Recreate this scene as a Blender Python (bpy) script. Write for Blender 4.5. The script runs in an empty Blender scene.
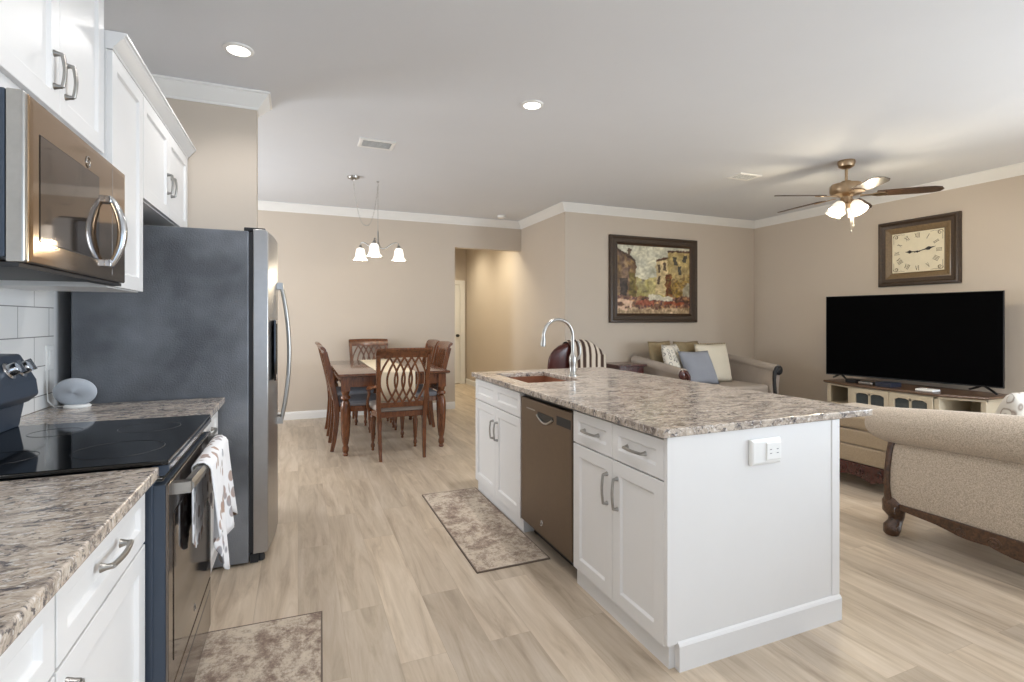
import bpy, bmesh, math, random
from mathutils import Vector, Matrix
random.seed(7)
PI = math.pi
sc = bpy.context.scene
COL = sc.collection
# ---------------------------------------------------------------- camera
YAW = math.atan(214/515)
cam = bpy.data.cameras.new('camera'); camo = bpy.data.objects.new('camera', cam); COL.objects.link(camo)
camo.location = (0, 0, 1.32); camo.rotation_euler = (PI/2, 0, -YAW)
cam.sensor_width = 36; cam.lens = 515/1024*36; cam.shift_y = -21/1024; cam.clip_start = .02
sc.camera = camo
# ---------------------------------------------------------------- world, exposure
w = bpy.data.worlds.new('world'); sc.world = w; w.use_nodes = True
w.node_tree.nodes['Background'].inputs[0].default_value = (.80, .90, 1.0, 1)
w.node_tree.nodes['Background'].inputs[1].default_value = 1.0
vs = sc.view_settings
vs.view_transform = 'Standard'; vs.look = 'None'; vs.gamma = 1; vs.use_curve_mapping = False
vs.exposure = 0.22
def area(name, loc, rot, sx, sy, power, col):
    l = bpy.data.lights.new(name, 'AREA'); l.shape = 'RECTANGLE'; l.size = sx; l.size_y = sy
    l.energy = power; l.color = col
    o = bpy.data.objects.new(name, l); o.location = loc; o.rotation_euler = rot; COL.objects.link(o); return o
def spot(name, loc, power, col, ang=150, blend=.6, r=.06):
    l = bpy.data.lights.new(name, 'SPOT'); l.energy = power; l.color = col; l.spot_size = math.radians(ang)
    l.spot_blend = blend; l.shadow_soft_size = r
    o = bpy.data.objects.new(name, l); o.location = loc; COL.objects.link(o); return o
def point(name, loc, power, col, r=.05):
    l = bpy.data.lights.new(name, 'POINT'); l.energy = power; l.color = col; l.shadow_soft_size = r
    o = bpy.data.objects.new(name, l); o.location = loc; COL.objects.link(o); return o
ZC = 2.85            # ceiling
XL, XR = -1.08, 6.58 # kitchen wall, television wall
YR = -4.2            # rear wall
# area lamps for daylight at unseen windows; living and sliding-door ones are added fill
area('daylight_kitchen_window', (.3, YR-.12, 1.45), (PI/2, 0, 0), 2.1, 1.9, 19, (.46, .68, 1.0))
area('fill_rear_living', (4.3, YR-.12, 1.35), (PI/2, 0, 0), 3.0, 2.0, 26, (.58, .78, 1.0))  # added to brighten the sofa and television walls
area('fill_right_wall', (XR+.12, -1.0, 1.2), (PI/2-.5, 0, PI/2), 3.6, 2.2, 330, (.78, .89, 1.0))  # added on the right wall as main fill for the left run
area('daylight_dining_window', (-2.62, 5.7, 1.5), (0, -PI/2, 0), 1.5, 1.5, 80, (.90, .95, 1.0))
for x, y, P_ in ((-.31, 3.28, 22), (1.535, 3.32, 80), (.42, 1.9, 28), (.3, .6, 26), (.0, -1.2, 22), (1.7, -2.6, 14), (3.7, 1.2, 70), (5.3, 1.2, 55), (3.6, -1.6, 15), (5.3, -1.6, 20)):  # first two match the recessed lights; the rest are added fill without fixtures
    spot('downlight_and_fill', (x, y, ZC-.02), P_, (1.0, .975, .955))
spot('hall_lamp', (2.62, 7.95, ZC-.05), 85, (1.0, .90, .68), 165, 1.0, .2)
spot('hall_lamp', (2.6, 9.3, ZC-.05), 70, (1.0, .90, .68), 165, 1.0, .2)

# ---------------------------------------------------------------- materials
def hexc(r, g, b):
    f = lambda c: (c/255/12.92) if c/255 <= .04045 else ((c/255+.055)/1.055)**2.4
    return (f(r), f(g), f(b), 1)
MATS = {}
def nn(nt, typ, **kw):
    n = nt.nodes.new(typ)
    for k, v in kw.items(): setattr(n, k, v)
    return n
def base(name, col, rough=.5, metal=0, **kw):
    m = bpy.data.materials.new(name); m.use_nodes = True; nt = m.node_tree
    b = nt.nodes['Principled BSDF']
    b.inputs['Base Color'].default_value = col; b.inputs['Roughness'].default_value = rough
    b.inputs['Metallic'].default_value = metal
    for k, v in kw.items(): b.inputs[k].default_value = v
    MATS[name] = m
    return m, nt, b
def coords(nt, scale=(1, 1, 1), rot=(0, 0, 0), kind='world'):
    if kind == 'world':
        g = nn(nt, 'ShaderNodeNewGeometry'); out = g.outputs['Position']
    else:
        g = nn(nt, 'ShaderNodeTexCoord'); out = g.outputs['Object']
    mp = nn(nt, 'ShaderNodeMapping'); mp.inputs['Scale'].default_value = scale; mp.inputs['Rotation'].default_value = rot
    nt.links.new(out, mp.inputs[0]); return mp.outputs[0]
def noise(nt, vec, scale, detail=4, rough=.6, dist=0):
    n = nn(nt, 'ShaderNodeTexNoise'); n.inputs['Scale'].default_value = scale; n.inputs['Detail'].default_value = detail
    n.inputs['Roughness'].default_value = rough; n.inputs['Distortion'].default_value = dist
    nt.links.new(vec, n.inputs['Vector']); return n.outputs['Fac']
def ramp(nt, fac, stops):
    r = nn(nt, 'ShaderNodeValToRGB'); e = r.color_ramp.elements
    while len(e) < len(stops): e.new(.5)
    for el, (p, c) in zip(e, stops): el.position = p; el.color = c
    nt.links.new(fac, r.inputs[0]); return r.outputs[0]
def mix(nt, fac, a, b, mode='MIX'):
    m = nn(nt, 'ShaderNodeMix', data_type='RGBA', blend_type=mode)
    if isinstance(fac, float): m.inputs[0].default_value = fac
    else: nt.links.new(fac, m.inputs[0])
    for i, v in ((6, a), (7, b)):
        if isinstance(v, tuple): m.inputs[i].default_value = v
        else: nt.links.new(v, m.inputs[i])
    return m.outputs[2]
def bump(nt, b, h, strength=.2, dist=.01):
    n = nn(nt, 'ShaderNodeBump'); n.inputs['Strength'].default_value = strength; n.inputs['Distance'].default_value = dist
    nt.links.new(h, n.inputs['Height']); nt.links.new(n.outputs[0], b.inputs['Normal'])
def plain(name, col, rough=.5, metal=0, bs=0, bstr=.1, var=.06, vs_=6, kind='world', **kw):
    """a colour with a slight procedural variation and fine bump"""
    m, nt, b = base(name, col, rough, metal, **kw)
    v = coords(nt, kind=kind)
    f = noise(nt, v, vs_)
    d = tuple(c*(1-var) for c in col[:3])+(1,); l = tuple(min(1, c*(1+var)) for c in col[:3])+(1,)
    nt.links.new(ramp(nt, f, [(.3, d), (.7, l)]), b.inputs['Base Color'])
    if bs: bump(nt, b, noise(nt, v, bs, 2), bstr, .002)
    return m
wall_m = plain('wall_paint', hexc(203, 191, 177), .85, bs=160, bstr=.08, var=.012, vs_=1.5)
ceil_m = plain('ceiling_paint', hexc(221, 223, 227), .9, bs=60, bstr=.15, var=.01, vs_=2)
trim_m = plain('trim_paint', hexc(238, 237, 234), .45, var=.008)
cab_m = plain('cabinet_paint', hexc(230, 229, 228), .38, var=.008)
steel_m = plain('brushed_nickel', hexc(172, 170, 166), .30, 1, var=.05, vs_=40)
chrome_m = plain('polished_steel', hexc(205, 207, 210), .18, 1, var=.03, vs_=30)
hinge_m = plain('dark_plastic', hexc(38, 39, 42), .5, var=.1)
black_m = plain('black_plastic', hexc(16, 16, 18), .35, var=.1)
white_plastic_m = plain('white_plastic', hexc(238, 238, 236), .35, var=.01)
grey_fabric_m = plain('speaker_fabric', hexc(176, 182, 190), .8, bs=500, bstr=.3, var=.04)
screen_m = plain('television_screen', hexc(2, 2, 3), .9, var=.1, **{'Specular IOR Level': .05})
glassblack_m = plain('black_glass', hexc(7, 8, 10), .06, var=.05)
slate_m = plain('slate_steel', hexc(118, 104, 90), .34, .9, var=.03, vs_=30)
slatedoor_m = plain('slate_door_steel', hexc(176, 174, 172), .32, .9, var=.03, vs_=30)
rangefront_m = plain('range_front_steel', hexc(112, 104, 98), .14, .9, var=.03)
mwsteel_m = plain('microwave_front_steel', hexc(168, 142, 114), .10, .95, var=.02)
mwglass_m = plain('microwave_window_glass', hexc(118, 104, 92), .05, .9, var=.03)
ovenside_m = plain('oven_side_enamel', hexc(62, 72, 86), .45, .2, var=.03)
ovenglass_m = plain('oven_window_glass', hexc(70, 62, 58), .06, .8, var=.04)
brass_m = plain('antique_brass', hexc(180, 156, 128), .28, 1, var=.06, vs_=30)
copper_m = plain('copper_sink', hexc(150, 100, 74), .42, .4, var=.12, vs_=20)
glasspane_m, _nt, _b = base('window_glass', (.9, .95, .97, 1), .02, 0, **{'Transmission Weight': 1.0, 'IOR': 1.2})
cabglass_m = plain('cabinet_glass', hexc(84, 90, 92), .08, .3, var=.15, vs_=20)
cream_m = plain('cream_painted_wood', hexc(190, 178, 156), .5, var=.05)
cloth_m = plain('cream_linen', hexc(232, 220, 196), .85, bs=400, bstr=.2, var=.03)
white_pillow_m = plain('ivory_cotton', hexc(226, 218, 200), .9, bs=300, bstr=.3, var=.03)
blue_pillow_m = plain('slate_blue_cotton', hexc(144, 148, 158), .9, bs=300, bstr=.3, var=.05)
olive_pillow_m = plain('khaki_velvet', hexc(150, 134, 104), .9, bs=200, bstr=.3, var=.12, vs_=20)
taupe_m = plain('taupe_upholstery', hexc(172, 161, 151), .9, bs=420, bstr=.3, var=.05)
leather_m = plain('burgundy_leather', hexc(66, 26, 22), .3, bs=120, bstr=.15, var=.2)
seatblue_m = plain('blue_grey_seat_fabric', hexc(132, 134, 142), .9, bs=350, bstr=.3, var=.05, kind='obj')
seattan_m = plain('taupe_seat_fabric', hexc(160, 150, 142), .9, bs=350, bstr=.3, var=.05, kind='obj')
def emis(name, col, s, basecol=(1, 1, 1, 1)):
    m, nt, b = base(name, basecol, .4)
    b.inputs['Emission Color'].default_value = col; b.inputs['Emission Strength'].default_value = s
    return m
lamp_m = emis('lamp_glow', (1, .95, .86, 1), 6)
shade_m = emis('frosted_glass_shade', (1, .92, .78, 1), .9)
fanshade_m = emis('fan_glass_shade', (1, .86, .62, 1), .55)

def wood(name, c1, c2, rough=.35, scale=(3, 3, 18), kind='obj', coat=.3):
    m, nt, b = base(name, c1, rough, 0, **{'Coat Weight': coat, 'Coat Roughness': .15})
    v = coords(nt, scale, kind=kind)
    f = noise(nt, v, 2.2, 6, .65, 1.2)
    nt.links.new(ramp(nt, f, [(.3, c1), (.7, c2)]), b.inputs['Base Color'])
    return m
cherry_m = wood('cherry_wood', hexc(64, 35, 20), hexc(128, 76, 42), .26, (18, 18, 3))
tabletop_m = wood('polished_cherry_top', hexc(70, 38, 22), hexc(112, 66, 40), .16, (10, 3, 10), coat=1.0)
darkwood_m = wood('dark_carved_wood', hexc(38, 24, 16), hexc(98, 66, 42), .32, (20, 20, 20), 'world')
redwood_m = wood('mahogany_wood', hexc(44, 16, 14), hexc(80, 32, 25), .25, (14, 14, 6), 'world')
walnut_m = wood('walnut_stain', hexc(66, 46, 34), hexc(102, 76, 56), .35, (18, 4, 18), 'world')
blade_m = wood('fan_blade_walnut', hexc(40, 26, 18), hexc(72, 50, 34), .35, (3, 20, 20), 'obj')
framewood_m = wood('bronze_frame', hexc(38, 26, 16), hexc(72, 52, 32), .55, (30, 30, 30), 'world')
goldframe_m = wood('gold_liner', hexc(94, 76, 52), hexc(138, 114, 80), .35, (40, 40, 40), 'world')
# floor: pale oak planks running away from the camera
def mk_floor():
    m, nt, b = base('oak_plank_floor', (1, 1, 1, 1), .36)
    g = nn(nt, 'ShaderNodeNewGeometry'); sp = nn(nt, 'ShaderNodeSeparateXYZ'); cb = nn(nt, 'ShaderNodeCombineXYZ')
    nt.links.new(g.outputs['Position'], sp.inputs[0])
    nt.links.new(sp.outputs[1], cb.inputs[0]); nt.links.new(sp.outputs[0], cb.inputs[1])
    br = nn(nt, 'ShaderNodeTexBrick'); br.offset = .37; br.offset_frequency = 2
    nt.links.new(cb.outputs[0], br.inputs['Vector'])
    br.inputs['Color1'].default_value = (0, 0, 0, 1); br.inputs['Color2'].default_value = (1, 1, 1, 1)
    br.inputs['Mortar'].default_value = (.5, .5, .5, 1); br.inputs['Scale'].default_value = 1
    br.inputs['Mortar Size'].default_value = .0008; br.inputs['Mortar Smooth'].default_value = .3
    br.inputs['Brick Width'].default_value = 1.22; br.inputs['Row Height'].default_value = .182
    sepc = nn(nt, 'ShaderNodeSeparateColor'); nt.links.new(br.outputs['Color'], sepc.inputs[0])
    # shift the grain per plank
    mp = nn(nt, 'ShaderNodeMapping'); mp.inputs['Scale'].default_value = (1.1, 9, 1)
    add = nn(nt, 'ShaderNodeVectorMath', operation='ADD'); comb2 = nn(nt, 'ShaderNodeCombineXYZ')
    mul = nn(nt, 'ShaderNodeMath', operation='MULTIPLY'); mul.inputs[1].default_value = 37
    nt.links.new(sepc.outputs[0], mul.inputs[0]); nt.links.new(mul.outputs[0], comb2.inputs[0]); nt.links.new(mul.outputs[0], comb2.inputs[2])
    nt.links.new(cb.outputs[0], add.inputs[0]); nt.links.new(comb2.outputs[0], add.inputs[1]); nt.links.new(add.outputs[0], mp.inputs[0])
    grain = noise(nt, mp.outputs[0], 1.6, 7, .62, .8)
    mp2 = nn(nt, 'ShaderNodeMapping'); mp2.inputs['Scale'].default_value = (2.0, 60, 1); nt.links.new(add.outputs[0], mp2.inputs[0])
    fine = noise(nt, mp2.outputs[0], 2, 3, .6)
    c = ramp(nt, grain, [(.28, hexc(168, 151, 132)), (.48, hexc(198, 182, 162)), (.68, hexc(214, 200, 183))])
    tone = ramp(nt, sepc.outputs[0], [(0, (.80, .79, .78, 1)), (1, (1.05, 1.04, 1.02, 1))])
    c = mix(nt, 1.0, c, tone, 'MULTIPLY')
    c = mix(nt, .35, c, ramp(nt, fine, [(.35, (.85, .83, .80, 1)), (.65, (1, 1, 1, 1))]), 'MULTIPLY')
    c = mix(nt, br.outputs['Fac'], c, hexc(168, 151, 130))
    nt.links.new(c, b.inputs['Base Color'])
    bump(nt, b, fine, .05, .002)
    return m
floor_m = mk_floor()
def mk_tile():
    m, nt, b = base('white_wall_tile', (1, 1, 1, 1), .18)
    g = nn(nt, 'ShaderNodeNewGeometry'); sp = nn(nt, 'ShaderNodeSeparateXYZ'); cb = nn(nt, 'ShaderNodeCombineXYZ')
    nt.links.new(g.outputs['Position'], sp.inputs[0]); nt.links.new(sp.outputs[1], cb.inputs[0]); ad = nn(nt, 'ShaderNodeMath', operation='SUBTRACT'); ad.inputs[1].default_value = .978; nt.links.new(sp.outputs[2], ad.inputs[0]); nt.links.new(ad.outputs[0], cb.inputs[1])
    br = nn(nt, 'ShaderNodeTexBrick'); nt.links.new(cb.outputs[0], br.inputs['Vector']); br.offset = .5
    br.inputs['Color1'].default_value = hexc(244, 243, 241); br.inputs['Color2'].default_value = hexc(238, 237, 235)
    br.inputs['Mortar'].default_value = hexc(150, 148, 146); br.inputs['Scale'].default_value = 1
    br.inputs['Mortar Size'].default_value = .0022; br.inputs['Brick Width'].default_value = .29; br.inputs['Row Height'].default_value = .133
    nt.links.new(br.outputs['Color'], b.inputs['Base Color'])
    inv = nn(nt, 'ShaderNodeMath', operation='SUBTRACT'); inv.inputs[0].default_value = 1; nt.links.new(br.outputs['Fac'], inv.inputs[1])
    bump(nt, b, inv.outputs[0], .3, .002)
    return m
tile_m = mk_tile()
def mk_granite():
    m, nt, b = base('granite', (1, 1, 1, 1), .14)
    v = coords(nt, (1, 2.3, 1.6), (0, 0, .25))
    big = noise(nt, v, 7, 9, .78, .9)
    c = ramp(nt, big, [(.30, hexc(64, 56, 54)), (.40, hexc(122, 112, 106)), (.49, hexc(172, 160, 148)), (.57, hexc(206, 194, 180)), (.69, hexc(146, 120, 98))])
    v2 = coords(nt, (1, 1.5, 1.2))
    mid = noise(nt, v2, 34, 6, .7, .6)
    c = mix(nt, ramp(nt, mid, [(.54, (0, 0, 0, 1)), (.61, (.9, .9, .9, 1))]), c, hexc(76, 74, 80))
    v3 = coords(nt, (1, 1.8, 1.3), (0, 0, .1))
    pale = noise(nt, v3, 60, 3, .6)
    c = mix(nt, ramp(nt, pale, [(.56, (0, 0, 0, 1)), (.66, (.75, .75, .75, 1))]), c, hexc(226, 222, 218))
    veins = noise(nt, coords(nt, (.6, 4, 2), (0, 0, .2)), 6, 8, .8, 1.2)
    c = mix(nt, ramp(nt, veins, [(.33, (.9, .9, .9, 1)), (.41, (0, 0, 0, 1))]), c, hexc(64, 52, 48))
    nt.links.new(c, b.inputs['Base Color'])
    return m
granite_m = mk_granite()
def mk_rug():
    m, nt, b = base('distressed_rug', (1, 1, 1, 1), .95)
    big = noise(nt, coords(nt, (1.3, 1, 1)), 5.0, 12, .86, .1)
    c = ramp(nt, big, [(.36, hexc(112, 94, 84)), (.46, hexc(154, 136, 122)), (.53, hexc(200, 186, 168)), (.7, hexc(216, 204, 188))])
    sm = noise(nt, coords(nt, (1, 1, 1)), 40, 5, .7)
    c = mix(nt, ramp(nt, sm, [(.52, (0, 0, 0, 1)), (.66, (.55, .55, .55, 1))]), c, hexc(112, 92, 82))
    nt.links.new(c, b.inputs['Base Color'])
    bump(nt, b, noise(nt, coords(nt), 300, 2), .4, .003)
    return m
rug_m = mk_rug()
rugedge_m = plain('rug_binding', hexc(112, 98, 88), .95, bs=200)
def mk_fridge_side():
    m, nt, b = base('textured_grey_enamel', hexc(86, 90, 97), .34, .35)
    f = noise(nt, coords(nt), 150, 3, .6)
    g = noise(nt, coords(nt), 2.2, 3, .6)
    nt.links.new(ramp(nt, g, [(.35, hexc(92, 95, 100)), (.65, hexc(136, 140, 146))]), b.inputs['Base Color'])
    bump(nt, b, f, .6, .004)
    return m
fridge_side_m = mk_fridge_side()
def mk_weave(name, c1, c2):
    m, nt, b = base(name, c1, .92, **{'Sheen Weight': .3})
    v = coords(nt)
    n1 = noise(nt, coords(nt, (1, 1, 3)), 120, 3, .6); n2 = noise(nt, coords(nt, (1, 3, 1)), 120, 3, .6)
    f = mix(nt, .5, n1, n2)
    nt.links.new(ramp(nt, f, [(.40, c1), (.60, c2)]), b.inputs['Base Color'])
    bump(nt, b, f, .5, .004)
    return m
weave_m = mk_weave('beige_tweed', hexc(152, 138, 122), hexc(206, 191, 172))
tan_m = mk_weave('tan_tweed', hexc(150, 132, 108), hexc(176, 158, 132))
def mk_towel():
    m, nt, b = base('printed_cotton', (1, 1, 1, 1), .9)
    vo = nn(nt, 'ShaderNodeTexVoronoi'); vo.inputs['Scale'].default_value = 24
    nt.links.new(coords(nt, (1, 1, .7)), vo.inputs['Vector'])
    spots = ramp(nt, vo.outputs['Distance'], [(.33, (1, 1, 1, 1)), (.40, (0, 0, 0, 1))])
    tint = ramp(nt, noise(nt, coords(nt), 9, 2), [(.4, hexc(176, 150, 136)), (.6, hexc(158, 158, 164))])
    nt.links.new(mix(nt, spots, hexc(236, 236, 238), tint), b.inputs['Base Color'])
    bump(nt, b, noise(nt, coords(nt), 400, 2), .2, .001)
    return m
towel_m = mk_towel()
def mk_stripes(name, stops, scale, direction='X', dist=.6):
    m, nt, b = base(name, (1, 1, 1, 1), .95)
    wv = nn(nt, 'ShaderNodeTexWave', wave_type='BANDS', bands_direction=direction)
    wv.inputs['Scale'].default_value = scale; wv.inputs['Distortion'].default_value = dist; wv.inputs['Detail'].default_value = 3
    nt.links.new(coords(nt), wv.inputs['Vector'])
    nt.links.new(ramp(nt, wv.outputs['Fac'], stops), b.inputs['Base Color'])
    bump(nt, b, noise(nt, coords(nt), 200, 3), .5, .004)
    return m
throw_m = mk_stripes('striped_throw', [(.15, hexc(62, 46, 40)), (.4, hexc(120, 98, 84)), (.55, hexc(196, 184, 168)), (.9, hexc(206, 196, 182))], 3.6, 'X')
def mk_scroll(name, ground, ink, scale):
    m, nt, b = base(name, ground, .9)
    vo = nn(nt, 'ShaderNodeTexVoronoi'); vo.inputs['Scale'].default_value = scale
    nt.links.new(coords(nt), vo.inputs['Vector'])
    r = ramp(nt, vo.outputs['Distance'], [(.0, (1, 1, 1, 1)), (.12, (0, 0, 0, 1)), (.28, (0, 0, 0, 1)), (.36, (1, 1, 1, 1)), (.46, (0, 0, 0, 1))])
    nt.links.new(mix(nt, r, ground, ink), b.inputs['Base Color'])
    return m
scroll_m = mk_scroll('scroll_print_cotton', hexc(222, 216, 204), hexc(76, 74, 74), 16)
floral_m = mk_scroll('faded_floral_cotton', hexc(196, 190, 180), hexc(132, 118, 108), 12)

# ---------------------------------------------------------------- mesh tools
class MB:
    def __init__(s): s.v = []; s.f = []
    def add(s, vs_, fs):
        o = len(s.v); s.v += [tuple(a) for a in vs_]; s.f += [tuple(o+i for i in f) for f in fs]; return s
    def box(s, x0, x1, y0, y1, z0, z1):
        return s.add([(x0, y0, z0), (x1, y0, z0), (x1, y1, z0), (x0, y1, z0), (x0, y0, z1), (x1, y0, z1), (x1, y1, z1), (x0, y1, z1)],
                     [(0, 3, 2, 1), (4, 5, 6, 7), (0, 1, 5, 4), (1, 2, 6, 5), (2, 3, 7, 6), (3, 0, 4, 7)])
    def loft(s, rings, closed=True, cap=True, loop=False):
        n = len(rings[0]); o = len(s.v); R = len(rings)
        for r in rings: s.v += [tuple(p) for p in r]
        for i in range(R if loop else R-1):
            a = o+i*n; b = o+((i+1) % R)*n
            for j in range(n if closed else n-1):
                k = (j+1) % n; s.f.append((a+j, a+k, b+k, b+j))
        if cap and closed and not loop:
            s.f.append(tuple(o+j for j in reversed(range(n)))); s.f.append(tuple(o+(R-1)*n+j for j in range(n)))
        return s
    def tube(s, pts, r, n=10, cap=True, shape=None, up=None, loop=False):
        pts = [Vector(p) for p in pts]; N = len(pts)
        rs = r if isinstance(r, (list, tuple)) else [r]*N
        rings = []; prev = Vector(up) if up else None
        for i, p in enumerate(pts):
            if loop: t = (pts[(i+1) % N]-pts[i-1]).normalized()
            else: t = (pts[min(i+1, N-1)]-pts[max(i-1, 0)]).normalized()
            if prev is None:
                prev = Vector((0, 0, 1)) if abs(t.z) < .9 else Vector((1, 0, 0))
            u = (prev-t*prev.dot(t)).normalized(); prev = Vector(up) if up else u
            v = t.cross(u)
            if shape: rings.append([p+u*(a*rs[i])+v*(b*rs[i]) for a, b in shape])
            else: rings.append([p+(u*math.cos(2*PI*k/n)+v*math.sin(2*PI*k/n))*rs[i] for k in range(n)])
        return s.loft(rings, cap=cap, loop=loop)
    def lathe(s, prof, c=(0, 0, 0), n=24, axis='z'):
        rings = []
        for r, z in prof:
            ring = []
            for k in range(n):
                a = 2*PI*k/n; p = (r*math.cos(a), r*math.sin(a), z)
                if axis == 'x': p = (z, p[0], p[1])
                if axis == 'y': p = (p[1], z, p[0])
                ring.append((c[0]+p[0], c[1]+p[1], c[2]+p[2]))
            rings.append(ring)
        return s.loft(rings)
    def rect(s, M, u0, u1, v0, v1, prof, cap=True):
        """rectangular frame or raised panel: prof = [(inset, height)...] mapped by M(u,v,w)"""
        rings = [[M(u0+i, v0+i, h), M(u1-i, v0+i, h), M(u1-i, v1-i, h), M(u0+i, v1-i, h)] for i, h in prof]
        return s.loft(rings, cap=cap, loop=not cap)
    def sweep(s, path, prof, z, side=1, closed=False):
        """moulding: prof = [(out, dz)...] swept along an XY path with mitred corners"""
        P = [Vector((p[0], p[1])) for p in path]; N = len(P); rings = []
        for i in range(N):
            d0 = (P[i]-P[i-1]).normalized() if (i > 0 or closed) else None
            d1 = (P[(i+1) % N]-P[i]).normalized() if (i < N-1 or closed) else None
            d0 = d0 or d1; d1 = d1 or d0
            n0 = Vector((-d0.y, d0.x))*side; n1 = Vector((-d1.y, d1.x))*side
            m = (n0+n1); m = m/max(1e-6, (1+n0.dot(n1)))
            rings.append([(P[i].x+m.x*o, P[i].y+m.y*o, z+dz) for o, dz in prof])
        return s.loft(rings, loop=closed)
    def build(s, name, mat, parent=None, smooth=0, bevel=0, W=True, seg=2, sub=0):
        me = bpy.data.meshes.new(name)
        vs_ = s.v; loc = Vector((0, 0, 0))
        if parent is not None and W:
            r = parent
            while r.parent: r = r.parent
            loc = r.location.copy(); vs_ = [tuple(Vector(v)-loc) for v in s.v]
        elif parent is None:
            xs = [v[0] for v in s.v]; ys = [v[1] for v in s.v]; zs = [v[2] for v in s.v]
            loc = Vector(((min(xs)+max(xs))/2, (min(ys)+max(ys))/2, min(zs)))
            vs_ = [tuple(Vector(v)-loc) for v in s.v]
        me.from_pydata(vs_, [], s.f)
        bm = bmesh.new(); bm.from_mesh(me); bmesh.ops.recalc_face_normals(bm, faces=bm.faces); bm.to_mesh(me); bm.free()
        if smooth:
            for p in me.polygons: p.use_smooth = True
            me.set_sharp_from_angle(angle=math.radians(smooth if smooth > 1 else 40))
        me.materials.append(mat)
        o = bpy.data.objects.new(name, me); COL.objects.link(o)
        if parent is None: o.location = loc
        else: o.parent = parent
        if bevel:
            b = o.modifiers.new('bevel', 'BEVEL'); b.width = bevel; b.segments = seg; b.limit_method = 'ANGLE'; b.angle_limit = math.radians(35)
        if sub:
            b = o.modifiers.new('sub', 'SUBSURF'); b.levels = sub; b.render_levels = sub
        return o
def thing(name, label, cat, loc=(0, 0, 0), rz=0, group=None):
    o = bpy.data.objects.new(name, None); COL.objects.link(o); o.location = loc; o.rotation_euler = (0, 0, rz)
    o.empty_display_size = .1
    return tag(o, label, cat, group)
def tag(o, label, cat, group=None, kind=None):
    o['label'] = label; o['category'] = cat
    if group: o['group'] = group
    if kind: o['kind'] = kind
    return o
def struct(name, mb, mat, parent=None, label=None, **kw):
    o = mb.build(name, mat, parent, **kw)
    if parent is None: o['kind'] = 'structure'
    if label: o['label'] = label
    return o
def copy_tree(o, parent=None):
    c = o.copy(); COL.objects.link(c)
    if parent is not None: c.parent = parent
    for ch in list(o.children): copy_tree(ch, c)
    return c
def arc(c, r, a0, a1, n, M):
    return [M(c[0]+r*math.cos(a0+(a1-a0)*i/n), c[1]+r*math.sin(a0+(a1-a0)*i/n)) for i in range(n+1)]

# ================================================================ SETTING
struct('floor', MB().box(-2.8, 6.8, YR-.2, 10.6, -.06, 0), floor_m)
struct('ceiling', MB().box(-2.8, 6.8, YR-.2, 10.6, ZC, ZC+.08), ceil_m)
struct('wall_left', MB().box(XL-.12, XL, YR, 4.02, 0, ZC), wall_m)
struct('wall_partition', MB().box(XL, -.26, 3.90, 4.02, 0, ZC), wall_m)
struct('wall_dining_front', MB().box(-2.5, XL-.12, 3.90, 4.02, 0, ZC), wall_m)
wd = MB()
for a in ((4.02, 4.95, 0, ZC), (6.45, 7.54, 0, ZC), (4.95, 6.45, 0, .75), (4.95, 6.45, 2.25, ZC)): wd.box(-2.62, -2.5, *a)
struct('wall_dining_side', wd, wall_m)
DX0, DX1, DZ = 2.16, 3.24, 2.405
wb = MB().box(-2.5, DX0, 7.42, 7.54, 0, ZC).box(DX0, DX1, 7.42, 7.54, DZ, ZC)
struct('wall_back', wb, wall_m)
struct('wall_hall_left', MB().box(DX0-.12, DX0, 7.54, 10.3, 0, ZC), wall_m)
struct('wall_jog', MB().box(DX1, DX1+.12, 6.10, 10.3, 0, ZC), wall_m)
struct('wall_hall_end', MB().box(DX0-.12, DX1+.12, 10.3, 10.42, 0, ZC), wall_m)
struct('wall_sofa', MB().box(DX1, XR+.12, 5.98, 6.10, 0, ZC), wall_m)
wq = MB()
for a in ((YR, -2.8, 0, ZC), (.8, 5.98, 0, ZC), (-2.8, .8, 2.3, ZC)): wq.box(XR, XR+.12, *a)
struct('wall_right', wq, wall_m)
wr = MB()
for a in ((XL-.12, -.75, 0, ZC), (-.75, 1.35, 0, .5), (-.75, 1.35, 2.4, ZC), (1.35, 2.8, 0, ZC), (2.8, 5.8, 0, .35), (2.8, 5.8, 2.35, ZC), (5.8, XR+.12, 0, ZC)):
    wr.box(a[0], a[1], YR-.12, YR, a[2], a[3])
struct('wall_rear', wr, wall_m)
def window(name, M, u0, u1, v0, v1, cols, rows=1):
    fr = MB().rect(M, u0-.07, u1+.07, v0-.07, v1+.07, [(0, 0), (0, .02), (.07, .02), (.07, -.12), (.06, -.12), (.06, 0)], cap=False)
    o = struct(name, fr, trim_m)
    g = MB()
    for i in range(1, cols):
        u = u0+(u1-u0)*i/cols
        a = M(u-.02, v0, -.08); b = M(u+.02, v1, -.04)
        g.box(min(a[0], b[0]), max(a[0], b[0]), min(a[1], b[1]), max(a[1], b[1]), min(a[2], b[2]), max(a[2], b[2]))
    for (a_, b_) in (((u0, v0), (u1, v0+.04)), ((u0, v1-.04), (u1, v1))):
        a = M(*a_, -.08); b = M(*b_, -.04)
        g.box(min(a[0], b[0]), max(a[0], b[0]), min(a[1], b[1]), max(a[1], b[1]), min(a[2], b[2]), max(a[2], b[2]))
    k = g.build('window_sash', trim_m, None); loc = k.location.copy()
    k.parent = o; k.location = loc-o.location
    return o
window('window_1', lambda u, v, w_: (u, YR+w_, v), -.75, 1.35, .5, 2.4, 2)
window('fill_window_2', lambda u, v, w_: (XR-w_, u, v), -2.8, .8, .08, 2.3, 3)  # unseen sliding door, added for the fill lamp behind it
window('fill_window_4', lambda u, v, w_: (u, YR+w_, v), 2.8, 5.8, .35, 2.35, 3)  # unseen rear window, added for the living room fill
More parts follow.
